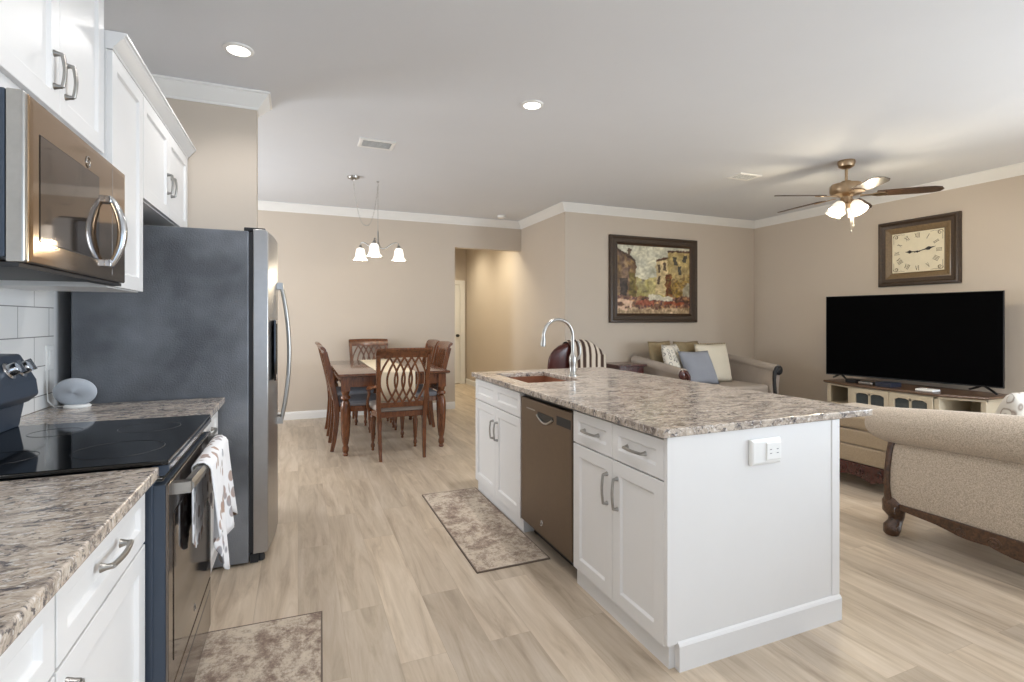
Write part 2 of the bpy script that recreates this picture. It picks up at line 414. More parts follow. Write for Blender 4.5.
window('window_3', lambda u, v, w_: (-2.5+w_, u, v), 4.95, 6.45, .75, 2.25, 2)
CROWN = [(0, -.105), (.010, -.105), (.014, -.092), (.024, -.084), (.052, -.044), (.070, -.026), (.076, -.016), (.088, -.012), (.088, 0), (0, 0)]
def crown(name, path, side, **k): return struct(name, MB().sweep(path, CROWN, ZC, side, **k), trim_m, smooth=30)
crown('trim_1', [(XL, YR), (XL, 3.90), (-.26, 3.90), (-.26, 4.02), (-2.5, 4.02), (-2.5, 7.42), (DX1, 7.42), (DX1, 5.98), (XR, 5.98), (XR, YR)], -1)
BASEP = [(0, 0), (.016, 0), (.016, .075), (.012, .095), (.006, .105), (0, .105)]
struct('baseboard_back', MB().sweep([(-2.5, 4.02), (-2.5, 7.42), (DX0, 7.42)], BASEP, 0, -1), trim_m)
struct('baseboard_jog', MB().sweep([(DX1, 10.3), (DX1, 5.98), (XR, 5.98), (XR, YR)], BASEP, 0, -1), trim_m)
# hall door seen edge-on at the end of the hall
dr = struct('door_1', MB().box(2.365, 3.095, 10.265, 10.295, .01, 2.045), trim_m, bevel=.004)
cs = MB().box(2.28, 2.36, 10.25, 10.30, 0, 2.05).box(3.10, 3.20, 10.25, 10.30, 0, 2.05).box(2.28, 3.20, 10.25, 10.30, 2.05, 2.14)
c = cs.build('door_casing', trim_m, dr)
for ch in dr.children: pass
k = MB().lathe([(.0, 0), (.03, 0), (.03, .006), (.012, .012), (.012, .03), (.028, .04), (.03, .055), (.015, .068), (0, .07)], (0, 0, 0), 16, 'y')
k.v = [(x+3.04, 10.258-y, z+1.0) for x, y, z in k.v]
k.build('door_knob', hinge_m, dr, smooth=40)

# recessed lights, vents, smoke detector
for i, (x, y, lb) in enumerate([(-.31, 3.28, 'round recessed ceiling light nearer the refrigerator, glowing white'), (1.535, 3.32, 'round recessed ceiling light over the island, glowing white')]):
    t = thing('recessed_light', lb, 'ceiling light', (x, y, ZC-.012), 0)
    MB().lathe([(.058, .012), (.058, .004), (.060, 0), (.078, .006), (.080, .012)], (x, y, ZC-.012), 32).build('trim_ring', trim_m, t, smooth=30)
    MB().lathe([(0, .010), (.056, .010), (.056, .004), (0, .004)], (x, y, ZC-.012), 32).build('lens', lamp_m, t)
def vent(x, y, sx, sy, lb):
    t = thing('ceiling_vent', lb, 'vent', (x, y, ZC-.02))
    M = lambda u, v, h: (x+u, y+v, ZC-h)
    MB().rect(M, -sx/2, sx/2, -sy/2, sy/2, [(0, 0), (0, .006), (.012, .012), (.03, .010), (.03, 0)], cap=False).build('frame', trim_m, t)
    MB().box(x-sx/2+.02, x+sx/2-.02, y-sy/2+.02, y+sy/2-.02, ZC-.003, ZC-.001).build('backing', hinge_m, t)
    s = MB(); n = 6
    for i in range(n):
        yy = y-sy/2+.035+(sy-.07)*i/(n-1)
        s.loft([[(xx, yy-.0015, ZC-.004), (xx, yy-.0015, ZC-.010), (xx, yy+.0015, ZC-.010), (xx, yy+.0015, ZC-.004)] for xx in (x-sx/2+.025, x+sx/2-.025)])
    s.build('louvers', trim_m, t)
vent(.63, 4.58, .30, .22, 'white louvred ceiling vent between kitchen and dining area')
vent(4.39, 4.12, .30, .20, 'ceiling vent beside the ceiling fan')
MB().lathe([(0, 0), (.04, 0), (.06, .012), (.065, .035)], (2.76, 7.05, ZC-.035), 24).build('x', trim_m)
o = bpy.data.objects['x']; o.name = 'smoke_detector'; tag(o, 'small round white smoke detector on the ceiling before the hall opening', 'smoke detector')

# ================================================================ CABINETS
FR = lambda X: (lambda u, v, h: (X+h, u, v))       # faces +X  (left run)
FL = lambda X: (lambda u, v, h: (X-h, u, v))       # faces -X  (island)
def front(name, M, u0, u1, v0, v1, parent, rail=.058, panels=1):
    mb = MB()
    if panels == 1:
        mb.rect(M, u0, u1, v0, v1, [(0, 0), (0, .019), (rail, .019), (rail+.008, .009)])
    else:
        mid = (u0+u1)/2
        for a, b in ((u0, mid), (mid, u1)):
            mb.rect(M, a, b, v0, v1, [(0, 0), (0, .019), (rail, .019), (rail+.008, .009)])
    return mb.build(name, cab_m, parent, bevel=.0012, seg=1)
def pull(M, u, v, L, vert, parent):
    mb = MB(); h = L/2
    P = (lambda s_, d: M(u, v+s_, d)) if vert else (lambda s_, d: M(u+s_, v, d))
    for s_ in (-h, h):
        a = Vector(P(s_, .019)); b = Vector(P(s_, .03))
        mb.tube([a, b, P(s_*.97, .040)], [.011, .007, .0065], 8)
    pts = [P(h*(-1+2*i/12),   .040+.006*math.sin(PI*i/12)) for i in range(13)]
    mb.tube(pts, [.0062]*13, 8)
    return mb.build('handle', steel_m, parent, smooth=50)
def carcass(mb_args, parent, toe=None):
    mb = MB().box(*mb_args)
    return mb.build('body', cab_m, parent)
# --- left run base cabinets
def base_left(y0, y1, label, drawer=True, two=False):
    t = thing('base_cabinet', label, 'cabinet', (-.74, (y0+y1)/2, 0))
    MB().box(XL+.002, -.405, y0, y1, .10, .880).build('body', cab_m, t)
    MB().box(XL+.002, -.46, y0, y1, 0, .10).build('toe_kick', cab_m, t)
    M = FR(-.405); g = .003
    d = front('drawer', M, y0+g, y1-g, .715, .868, t, .045); pull(M, (y0+y1)/2, .795, .13, False, d)
    if two:
        m = (y0+y1)/2
        for a, b, hu in ((y0+g, m-g/2, m-.035), (m+g/2, y1-g, m+.035)):
            e = front('door', M, a, b, .105, .708, t); pull(M, hu, .60, .13, True, e)
    else:
        e = front('door', M, y0+g, y1-g, .105, .708, t); pull(M, y0+.04, .60, .13, True, e)
    return t
base_left(1.125, 1.688, 'white base cabinet with one drawer immediately before the range')
base_left(.35, 1.122, 'white base cabinet at the photo\'s bottom left corner, farther from the range', two=True)
base_left(2.478, 3.075, 'white base cabinet squeezed between range and refrigerator')
def slab(name, x0, x1, y0, y1, label, hole=None):
    mb = MB()
    if hole is None: mb.box(x0, x1, y0, y1, .882, .914)
    else:
        hx0, hx1, hy0, hy1 = hole
        # one continuous ring around the sink opening
        outer = [(x0, y0), (x1, y0), (x1, y1), (x0, y1)]; inner = [(hx0, hy0), (hx1, hy0), (hx1, hy1), (hx0, hy1)]
        rings = [[(a, b, .882) for a, b in outer], [(a, b, .914) for a, b in outer], [(a, b, .914) for a, b in inner], [(a, b, .882) for a, b in inner]]
        mb.loft(rings, loop=True)
    return tag(mb.build(name, granite_m, bevel=.005, seg=3), label, 'countertop')
slab('countertop', XL+.002, -.355, .35, 1.694, 'speckled granite countertop in the bottom left foreground before the range')
slab('countertop', XL+.002, -.355, 2.466, 3.092, 'short granite countertop between range and refrigerator')
struct('trim_2', MB().box(XL, XL+.008, .3, 3.096, .916, 1.463), tile_m)
struct('trim_4', MB().box(XL, XL+.006, 3.098, 3.898, 0, 1.90), cab_m)
bpy.data.objects['trim_4']['label'] = 'white painted wall strip behind the refrigerator'
bpy.data.objects['trim_2']['label'] = 'white tile backsplash'

# --- upper cabinets
def uppers(name, x, y0, y1, z0, z1, label, split, handles_z=None, hside=0, zdoor=None):
    t = thing(name, label, 'cabinet', ((XL+x)/2, (y0+y1)/2, z0))
    MB().box(XL+.01, x, y0, y1, z0, z1).build('body', cab_m, t)
    M = FR(x); zd = zdoor or z0+.004; m = (y0+y1)/2
    if split:
        for a, b, hu in ((y0+.003, m-.0015, m-.042), (m+.0015, y1-.003, m+.042)):
            d = front('door', M, a, b, zd, z1-.004, t)
            if handles_z: pull(M, hu, handles_z, .10, True, d)
    else:
        d = front('door', M, y0+.003, y1-.003, zd, z1-.004, t)
    return t
uppers('wall_cabinet', -.703, 1.622, 2.417, 1.89, 2.62, 'white double-door upper cabinet right above the microwave', True, 2.08, zdoor=1.955)
uppers('wall_cabinet', -.679, 2.421, 2.850, 1.446, 2.365, 'tall single-door white upper cabinet between microwave and refrigerator', False)
uppers('wall_cabinet', -.679, 2.853, 3.885, 1.882, 2.365, 'white double-door upper cabinet above the refrigerator', True, 2.065)
uppers('wall_cabinet', -.737, .95, 1.618, 1.465, 2.40, 'white upper cabinet left of the microwave, mostly outside the photo', True, 1.6)
CC = [(-.08, -.062), (.004, -.062), (.006, -.052), (.014, -.046), (.030, -.024), (.040, -.014), (.042, -.006), (.050, -.004), (.050, .006), (-.08, .006)]
struct('trim_3', MB().sweep([(-.663, 2.42), (-.663, 3.892)], CC, 2.426, -1), cab_m, smooth=25)

# ================================================================ MICROWAVE
def microwave():
    y0, y1, z0, z1 = 1.622, 2.417, 1.462, 1.884
    t = thing('microwave', 'bronze-tinted over-the-range microwave with a bowed double handle', 'microwave', (-.85, (y0+y1)/2, z0))
    MB().box(XL+.01, -.656, y0, y1, z0+.012, z1).build('body', ovenside_m, t, bevel=.003)
    # door: frame with the window let in
    M = FR(-.654)
    d = MB().rect(M, y0+.022, y1, z0, z1, [(0, 0), (0, .032), (.004, .036), (.02, .037)])
    d = d.build('door', mwsteel_m, t, bevel=.002)
    MB().rect(M, y0+.075, 2.130, z0+.060, z1-.085, [(0, .036), (0, .0378)]).build('window_outline', black_m, d)
    MB().rect(M, y0+.0775, 2.1275, z0+.0625, z1-.0875, [(0, .036), (0, .0386)]).build('window', mwglass_m, d)
    MB().box(-.6172, -.6164, 2.262, 2.2645, z0+.02, z1-.02).build('panel_seam', chrome_m, d)
    MB().rect(M, y0, y0+.020, z0, z1, [(0, 0), (0, .032), (.004, .036)]).build('side_trim', steel_m, t, bevel=.002)
    # bowed handle standing off the mirror-bright door
    hb = MB(); yc = 2.20; pts = []
    for i in range(17):
        k = i/16; pts.append((-.606+.036*math.sin(PI*k)**.75, yc, z0+.050+.232*k))
    hb.tube(pts, [.011+.004*math.sin(PI*i/16) for i in range(17)], 12)
    for z in (z0+.055, z0+.277): hb.box(-.618, -.598, yc-.020, yc+.020, z-.012, z+.012)
    hb.build('handle', chrome_m, t, smooth=50, bevel=.002)
    e = MB().tube([(-.616, 2.03+.017*math.cos(a), z1-.062+.017*math.sin(a)) for a in [2*PI*i/24 for i in range(24)]], .0018, 6, loop=True)
    e.tube([(-.616, 2.024+.006*math.cos(a), z1-.062+.008*math.sin(a)) for a in [.6+4.6*i/10 for i in range(11)]], .0013, 5)
    e.tube([(-.616, 2.037, z1-.055), (-.616, 2.033, z1-.062), (-.616, 2.039, z1-.070), (-.616, 2.031, z1-.072)], .0013, 5)
    e.build('emblem', chrome_m, t, smooth=50)
    MB().box(-.98, -.70, y0+.03, y1-.03, z0, z0+.013).build('underside_grille', hinge_m, t, bevel=.002)
    MB().box(-.665, -.630, y0+.002, y1-.002, z0-.012, z0-.001).build('vent_lip', hinge_m, t)
microwave()

# ================================================================ RANGE
def oven():
    y0, y1 = 1.702, 2.458
    t = thing('range', 'slate electric range with black glass cooktop and printed towel on its handle', 'stove', (-.70, (y0+y1)/2, 0))
    MB().box(-1.06, -.372, y0, y1, .03, .895).build('body', ovenside_m, t, bevel=.003)
    MB().box(-1.0, -.42, y0+.02, y1-.02, 0, .03).build('base', hinge_m, t)
    MB().box(-.985, -.335, y0-.004, y1+.004, .9145, .928).build('cooktop', glassblack_m, t, bevel=.004)
    bm_ = plain('burner_print', hexc(34, 35, 38), .3)
    for cx_, cy_, rr in ((-.50, 2.25, .095), (-.50, 1.90, .115), (-.78, 2.27, .075), (-.78, 1.90, .085)):
        MB().tube([(cx_+rr*math.cos(a), cy_+rr*math.sin(a), .9282) for a in [2*PI*i/40 for i in range(40)]], .0006, 4, loop=True).build('burner_ring', bm_, t)
    MB().loft([[(-.372, y, .885), (-.345, y, .885), (-.333, y, .898), (-.334, y, .9135), (-.372, y, .9135)] for y in (y0, y1)]).build('front_trim', ovenside_m, t, smooth=30)
    MB().loft([[(-.3435, y, .8865), (-.3325, y, .8985), (-.3325, y, .911), (-.336, y, .911), (-.336, y, .900), (-.346, y, .889)] for y in (y0+.004, y1-.004)]).build('trim_strip', chrome_m, t)
    # vent slots under the trim
    v = MB()
    for i in range(3):
        v.box(-.372, -.356, y0+.03, y1-.03, .861+i*.008, .864+i*.008)
    v.build('vent_slots', steel_m, t)
    M = FR(-.372)
    d = MB().rect(M, y0+.002, y1-.002, .262, .858, [(0, 0), (0, .028), (.002, .030)]).build('oven_door', ovenside_m, t, bevel=.001)
    MB().rect(M, y0+.002, y1-.002, .262, .858, [(0, .0302), (0, .035), (.002, .037)]).build('door_skin', rangefront_m, d)
    MB().rect(M, y0+.06, y1-.06, .33, .76, [(0, .036), (0, .0385), (.003, .0390)]).build('oven_window', ovenglass_m, d)
    dw = MB().rect(M, y0+.002, y1-.002, .055, .255, [(0, 0), (0, .028), (.002, .030)]).build('storage_drawer', ovenside_m, t)
    MB().rect(M, y0+.002, y1-.002, .055, .255, [(0, .0302), (0, .035), (.002, .037)]).build('drawer_skin', rangefront_m, dw)
    MB().box(-.3355, -.3344, y0+.02, y1-.02, .205, .208).build('groove', hinge_m, dw)
    h = MB()
    hy0, hy1 = y0+.055, y1-.055
    for y in (hy0, hy1): h.box(-.336, -.288, y-.016, y+.016, .818, .850)
    rings = []
    for i in range(17):
        k = i/16; y = hy0+(hy1-hy0)*k; b = .012*math.sin(PI*k)
        rings.append([(-.308+b, y, .818), (-.290+b, y, .818), (-.282+b, y, .827), (-.282+b, y, .841), (-.290+b, y, .850), (-.308+b, y, .850)])
    h.loft(rings).build('door_handle', steel_m, t, smooth=40)
    e = MB().tube([(-.3345, 2.10+.012*math.cos(a), .310+.012*math.sin(a)) for a in [2*PI*i/20 for i in range(20)]], .0014, 5, loop=True).build('emblem', chrome_m, d)
    # backguard: pedestal and slanted control head
    MB().loft([[(-1.06, y, .928), (-.950, y, .928), (-.935, y, 1.015), (-1.06, y, 1.015)] for y in (y0+.004, y1-.004)]).build('pedestal', ovenside_m, t, bevel=.004)
    hd = MB().loft([[(-1.06, y, 1.016), (-.925, y, 1.016), (-.893, y, 1.045), (-.900, y, 1.10), (-.948, y, 1.195), (-1.06, y, 1.200)] for y in (y0, y1)]).build('control_panel', ovenside_m, t, bevel=.008, seg=3)
    nrm = Vector((.095, 0, .048)).normalized()
    for y in (1.78, 1.86, 2.30, 2.38):
        k = MB(); c0 = Vector((-.922, y, 1.142)); tx = Vector((0, 1, 0)); ty = nrm.cross(tx)
        rings = [[c0+nrm*h_+(tx*math.cos(2*PI*j/20)+ty*math.sin(2*PI*j/20))*r_ for j in range(20)] for r_, h_ in ((.031, 0), (.031, .006), (.023, .010), (.021, .030), (.018, .034))]
        k.loft(rings)
        a = c0+nrm*.044
        k.loft([[c0+nrm*h_+tx*sx_*.004+ty*sy_*.021 for sx_, sy_ in ((-1, -1), (1, -1), (1, 1), (-1, 1))] for h_ in (.03, .046)])
        k.build('knob', chrome_m, hd, smooth=40)
    p = Vector((-.922, 2.08, 1.142))+nrm*.001; tx = Vector((0, 1, 0)); ty = nrm.cross(tx)
    MB().loft([[p+nrm*h_+tx*a*.10+ty*b*.022 for a, b in ((-1, -1), (1, -1), (1, 1), (-1, 1))] for h_ in (0, .002)]).build('clock_display', glassblack_m, hd)
oven()
# towel draped over the oven handle
def towel():
    t = MB(); rings = []
    n = 40; L0, L1 = 1.93, 2.36
    # path over the bar: (x,z) from the back layer bottom over the bar to the front layer bottom
    for i in range(n):
        u = i/(n-1); y = L0+(L1-L0)*u
        fold = .011*math.sin(u*21)+.006*math.sin(u*47+1)
        front_end = .60-.17*math.exp(-((u-.42)/.16)**2)-.05*u+.02*math.sin(u*17)
        back_end = .60-.05*math.sin(u*7)
        prof = []
        for k in range(9):
            q = k/8; prof.append((-.316+fold*.25*(1-q), back_end+(.845-back_end)*q))
        for a in (150, 110, 70, 30):
            prof.append((-.292+.026*math.cos(math.radians(a)), .836+.022*math.sin(math.radians(a))))
        for k in range(13):
            q = k/12; prof.append((-.262+fold*q*1.3+.016*q, .834+(front_end-.834)*q))
        # pinch: gathers towards the bottom
        rings.append([(x, y+(.03*(.5-u))*max(0, (.80-z))*2.0, z) for x, z in prof])
    t.loft(rings, closed=False, cap=False)
    o = t.build('dish_towel', towel_m, smooth=60)
    s_ = o.modifiers.new('thick', 'SOLIDIFY'); s_.thickness = .0035; s_.offset = 0
    tag(o, 'white cotton towel with brown and grey print hanging on the oven door handle', 'towel')
towel()

# ================================================================ REFRIGERATOR
def fridge():
    y0, y1 = 3.105, 3.870
    t = thing('refrigerator', 'tall slate grey side-by-side refrigerator with long bowed handles', 'refrigerator', (-.62, (y0+y1)/2, 0))
    MB().box(-1.01, -.245, y0, y1, .012, 1.80).build('case', fridge_side_m, t, bevel=.006)
    MB().box(-.240, -.20, y0+.015, y1-.015, .002, .05).build('base_grille', hinge_m, t)
    MB().box(-.2448, -.2245, y0+.010, y1-.010, .06, 1.795).build('door_gasket', hinge_m, t)
    mid = y0+.36
    for a, b in ((y0, mid-.003), (mid+.003, y1)):
        ring = []
        for i in range(13):
            y = a+(b-a)*i/12; g = (y-y0)/(y1-y0)
            x = -.150+.034*math.sin(PI*g)
            ring.append((x, y))
        pl = [(-.224, a)]+ring+[(-.224, b)]
        dd = MB().loft([[(x-(.012 if z in (.055, 1.812) and x > -.2 else 0), y, z) for x, y in pl] for z in (.055, .065, 1.790, 1.812)])
        d = dd.build('door', slatedoor_m, t, smooth=30, bevel=.004)
        yh = mid-.045 if a == y0 else mid+.045
        h = MB(); pts = []
        for i in range(21):
            k = i/20; pts.append((-.098+.048*math.sin(PI*k)**.8, yh, .70+.84*k))
        h.tube(pts, [.012]*21, 10)
        for z in (.715, 1.525): h.box(-.125, -.085, yh-.014, yh+.014, z-.02, z+.02)
        h.build('handle', steel_m, d, smooth=40)
        if a == y0:
            MB().rect(lambda u, v, h_: (-.123+h_, u, v), a+.07, b-.09, .98, 1.32, [(0, 0), (0, .008), (.006, .010), (.02, .010), (.025, -.002)]).build('water_dispenser', glassblack_m, d)
    MB().box(-.27, -.165, y0+.02, y0+.10, 1.801, 1.822).build('hinge_cover', hinge_m, t, bevel=.004)
    MB().box(-.27, -.165, y1-.10, y1-.02, 1.801, 1.822).build('hinge_cover', hinge_m, t, bevel=.004)
    MB().lathe([(0, 0), (.022, 0), (.022, .02), (.012, .05), (0, .05)], (-.19, y0+.05, .003), 14).build('foot', hinge_m, t, smooth=40)
fridge()

# speaker on the counter with cord, switch and outlet on the tile
t = thing('smart_speaker', 'oval grey fabric speaker leaning in the counter corner by the refrigerator', 'speaker', (-.955, 2.985, .915))
rings = []
for i in range(13):
    a = PI*i/12; r_ = math.sin(a)
    ring = []
    for j in range(36):
        b = 2*PI*j/36
        ring.append((-.955+.083*r_**.6*math.cos(b), 2.985-.026*math.cos(a)-.012*(math.sin(b)), .986+.066*r_**.6*math.sin(b)))
    rings.append(ring)
MB().loft(rings).build('grille', grey_fabric_m, t, smooth=70)
MB().lathe([(0, 0), (.05, 0), (.052, .006), (.045, .014), (.0, .014)], (-.948, 2.99, .9145), 28).build('base', white_plastic_m, t, smooth=40)
MB().tube([(-1.0, 3.0, .920), (-1.04, 3.01, .918), (-1.055, 2.985, .95), (-1.06, 2.99, 1.04), (-1.062, 2.995, 1.10)], .0025, 6).build('power_cord', white_plastic_m, t, smooth=60)
def plate(name, M, u, v, w_, h_, label, cat, kind):
    c0 = M(u, v, 0); t = thing(name, label, cat, c0)
    MB().rect(M, u-w_/2, u+w_/2, v-h_/2, v+h_/2, [(0, 0), (0, .003), (.004, .006)]).build('cover_plate', white_plastic_m, t)
    if kind == 'switch':
        MB().rect(M, u-.016, u+.016, v-.033, v+.033, [(0, .006), (.001, .009), (.003, .010)]).build('rocker', white_plastic_m, t)
    elif kind == 'blank':
        for q in (-.036, .036):
            MB().rect(M, u-.004, u+.004, v+q-.004, v+q+.004, [(0, .006), (.002, .0075)]).build('screw', steel_m, t)
    return t
plate('wall_plate', FR(XL+.008), 3.045, 1.145, .075, .115, 'white wall plate on the tile backsplash above the grey speaker', 'switch', 'switch')

# ================================================================ ISLAND
IX, IXB = 1.29, 2.205
def sink_cab():
    y0, y1 = 2.925, 3.80
    t = thing('island_cabinet', 'white island cabinet under the sink, far left end of the island', 'cabinet', (1.55, (y0+y1)/2, 0))
    MB().box(IX, 1.92, y0, y1, .10, .66).box(IX, 1.34, y0, y1, .66, .880).build('body', cab_m, t)
    MB().box(1.294, 1.90, y0, y1, 0, .10).build('toe_kick', cab_m, t)
    M = FL(IX); m = (y0+y1)/2
    front('drawer_front', M, y0+.003, y1-.003, .715, .868, t, .045, panels=2)
    for a, b, hu in ((y0+.003, m-.0015, m-.04), (m+.0015, y1-.003, m+.04)):
        d = front('door', M, a, b, .09, .708, t); pull(M, hu, .55, .12, True, d)
sink_cab()
def near_cab():
    y0, y1 = 1.570, 2.262
    t = thing('island_cabinet', 'white island cabinet with two drawers over two doors, between dishwasher and white end panel', 'cabinet', (1.55, (y0+y1)/2, 0))
    MB().box(IX, 1.92, y0, y1, .10, .880).build('body', cab_m, t)
    MB().box(1.294, 1.90, y0, y1, 0, .10).build('toe_kick', cab_m, t)
    M = FL(IX); m = (y0+y1)/2
    for a, b, hu in ((y0+.001, m-.0015, m-.04), (m+.0015, y1-.003, m+.04)):
        d = front('drawer', M, a, b, .715, .868, t, .045); pull(M, (a+b)/2, .79, .12, False, d)
        d = front('door', M, a, b, .09, .708, t); pull(M, hu, .57, .13, True, d)
near_cab()
def dishwasher():
    y0, y1 = 2.272, 2.915
    t = thing('dishwasher', 'dark slate dishwasher built into the island', 'dishwasher', (1.6, (y0+y1)/2, 0))
    MB().box(1.31, 1.90, y0+.003, y1-.003, .11, .865).build('tub', hinge_m, t)
    MB().box(1.36, 1.90, y0+.003, y1-.003, 0, .11).build('toe_panel', black_m, t)
    M = FL(1.309)
    d = MB().rect(M, y0+.003, y1-.003, .10, .852, [(0, 0), (0, .036), (.003, .040)]).build('door', slate_m, t, bevel=.002)
    MB().rect(M, y0+.003, y1-.003, .856, .879, [(0, 0), (0, .015)]).build('top_gap', black_m, t)
    yc = (y0+y1)/2-.02
    # pocket handle: dark recess with a curved lip
    pk = MB(); n = 14
    outer = [(yc-.095+.19*i/n, .778-.034*math.sin(PI*i/n)) for i in range(n+1)]
    ringA = [M(u, v, .0405) for u, v in outer]+[M(yc+.095, .795, .0405), M(yc-.095, .795, .0405)]
    ringB = [M(u, v, .0425) for u, v in outer]+[M(yc+.095, .795, .0425), M(yc-.095, .795, .0425)]
    pk.loft([ringA, ringB]).build('handle_pocket', black_m, d)
    lip = MB().tube([M(u, v, .046) for u, v in outer], .0065, 8)
    lip.build('handle_lip', steel_m, d, smooth=50)
    MB().rect(M, y0+.012, yc+.012-.15, .765, .812, [(0, .0402), (0, .0412)]).build('control_panel', hinge_m, d)
    MB().rect(M, yc+.13, yc+.25, .792, .799, [(0, .0402), (0, .0410)]).build('status_strip', steel_m, d)
    ring = MB().tube([M(2.617+.014*math.cos(a), .175+.014*math.sin(a), .041) for a in [2*PI*i/20 for i in range(20)]], .0016, 6, loop=True)
    ring.tube([M(2.617+.006*math.cos(a), .175+.007*math.sin(a), .041) for a in [.6+4.6*i/8 for i in range(9)]], .0012, 5)
    ring.build('emblem', chrome_m, d)
dishwasher()
# end panel, back panel with baseboard
t = thing('island_end_panel', 'plain white end panel of the island, facing the viewer', 'panel', (1.75, 1.56, 0))
ep = MB().box(1.272, 2.213, 1.551, 1.569, .10, .881)
ep.build('panel', cab_m, t, bevel=.001)
MB().box(2.165, 2.213, 1.548, 1.551, .11, .881).build('corner_stile', cab_m, t, bevel=.001)
MB().box(1.32, 2.19, 1.551, 1.569, 0, .10).build('kick_board', cab_m, t)
MB().loft([[(x, 1.5505, 0), (x, 1.538, 0), (x, 1.538, .094), (x, 1.544, .104), (x, 1.5505, .109)] for x in (1.318, 2.214)]).build('baseboard', cab_m, t)
t = thing('island_back_panel', 'white rear side of the island facing the living room', 'panel', (2.2, 2.68, 0))
MB().box(1.93, 2.205, 1.571, 3.80, .0, .880).build('panel', cab_m, t)
MB().box(2.2055, 2.214, 1.572, 3.80, .0, .105).build('baseboard', cab_m, t)
SK = (1.375, 1.785, 3.035, 3.64)
slab('countertop', 1.245, 2.425, 1.54, 3.822, 'large granite island countertop with a sink cut into it', SK)
def sink():
    x0, x1, y0, y1 = SK; x0 -= .006; x1 += .006; y0 -= .006; y1 += .006
    t = thing('sink', 'copper coloured undermount sink in the island countertop', 'sink', ((x0+x1)/2, (y0+y1)/2, .68))
    M = lambda u, v, h: (u, v, .8815-h)
    MB().rect(M, x0-.015, x1+.015, y0-.015, y1+.015, [(0, 0), (0, .003), (.012, .003), (.016, .20), (.03, .21)], cap=False)
    b = MB()
    rings = []
    for i, h in [(-.015, 0), (-.015, .003), (.0, .004), (.006, .19), (.03, .20)]:
        rings.append([M(x0+i, y0+i, h), M(x1-i, y0+i, h), M(x1-i, y1-i, h), M(x0+i, y1-i, h)])
    inn = []
    for i, h in [(.034, .192), (.012, .184), (.006, 0)]:
        inn.append([M(x0+i, y0+i, h), M(x1-i, y0+i, h), M(x1-i, y1-i, h), M(x0+i, y1-i, h)])
    b.loft(rings+inn, cap=False, loop=True)
    # close floor
    b.add([M(x0+.034, y0+.034, .192), M(x1-.034, y0+.034, .192), M(x1-.034, y1-.034, .192), M(x0+.034, y1-.034, .192)], [(0, 1, 2, 3)])
    b.build('basin', copper_m, t, smooth=30)
    MB().lathe([(0, .0), (.04, 0), (.04, .004), (.03, .003), (0, .002)], ((x0+x1)/2, (y0+y1)/2, .6905), 24).build('drain', steel_m, t, smooth=40)
sink()
def faucet():
    bx, by = 1.845, 3.29
    t = thing('faucet', 'brushed nickel gooseneck faucet with pull-down spray head', 'faucet', (bx, by, .914))
    MB().lathe([(0, 0), (.032, 0), (.032, .008), (.024, .016), (.023, .075), (.027, .10), (.026, .135), (.018, .155), (.013, .17), (0, .17)], (bx, by, .914), 24).build('base', steel_m, t, smooth=50)
    pts = [(bx, by, 1.07), (bx, by, 1.14), (bx, by, 1.20)]
    R = .118
    for i in range(1, 19):
        a = PI*1.02*i/18; pts.append((bx-R+R*math.cos(a), by, 1.205+R*math.sin(a)))
    e = Vector(pts[-1])
    MB().tube(pts, .0115, 14).build('spout', steel_m, t, smooth=60)
    MB().tube([e+Vector((0, 0, .004)), e+Vector((0, 0, -.02)), e+Vector((-.004, 0, -.05)), e+Vector((-.006, 0, -.066))], [.0125, .016, .019, .017], 14).build('spray_head', steel_m, t, smooth=60)
    MB().tube([(bx+.02, by-.005, 1.03), (bx+.04, by-.02, 1.045), (bx+.047, by-.025, 1.07), (bx+.046, by-.025, 1.12), (bx+.036, by-.02, 1.16), (bx+.026, by-.015, 1.175)], [.012, .011, .009, .009, .007, .005], 10).build('lever_handle', steel_m, t, smooth=60)
faucet()
# island outlet: horizontal plate with a child-safe box bulging from it
M = lambda u, v, h: (u, 1.5505-h, v)
t = thing('electrical_outlet', 'white outlet plate with plug cover on the island end panel', 'outlet', (1.757, 1.55, .782))
MB().rect(M, 1.676, 1.842, .733, .838, [(0, 0), (0, .008), (.004, .014), (.012, .017)]).build('cover_plate', white_plastic_m, t, bevel=.003)
MB().rect(M, 1.752, 1.834, .750, .822, [(0, .0172), (.0, .020), (.004, .022)]).build('receptacle', white_plastic_m, t, bevel=.002)
sl = MB()
for u in (1.775, 1.812):
    for v_ in (.778, .794): sl.rect(M, u-.005, u+.005, v_-.0014, v_+.0014, [(0, .0221), (0, .0226)])
sl.build('slots', plain('outlet_slot_grey', hexc(96, 98, 104), .5), t)

# ================================================================ RUGS
def rug(cx_, cy_, wx, wy, deg, lb):
    t = thing('rug', lb, 'rug', (cx_, cy_, 0), math.radians(deg))
    MB().box(-wx/2, wx/2, -wy/2, wy/2, .0005, .008).build('pile', rug_m, t, bevel=.003, W=False)
    Mz = lambda u, v, h: (u, v, h)
    MB().rect(Mz, -wx/2-.003, wx/2+.003, -wy/2-.003, wy/2+.003, [(0, .0005), (0, .0082), (.004, .0090), (.007, .0082), (.007, .0005)], cap=False).build('binding', rugedge_m, t, W=False)
rug(1.072, 3.188, .420, 1.285, 0, 'distressed beige and brown runner rug before the island dishwasher')
rug(-.155, 1.86, .46, 1.24, -2.2, 'distressed beige and brown runner rug before the range, cut by the bottom edge')

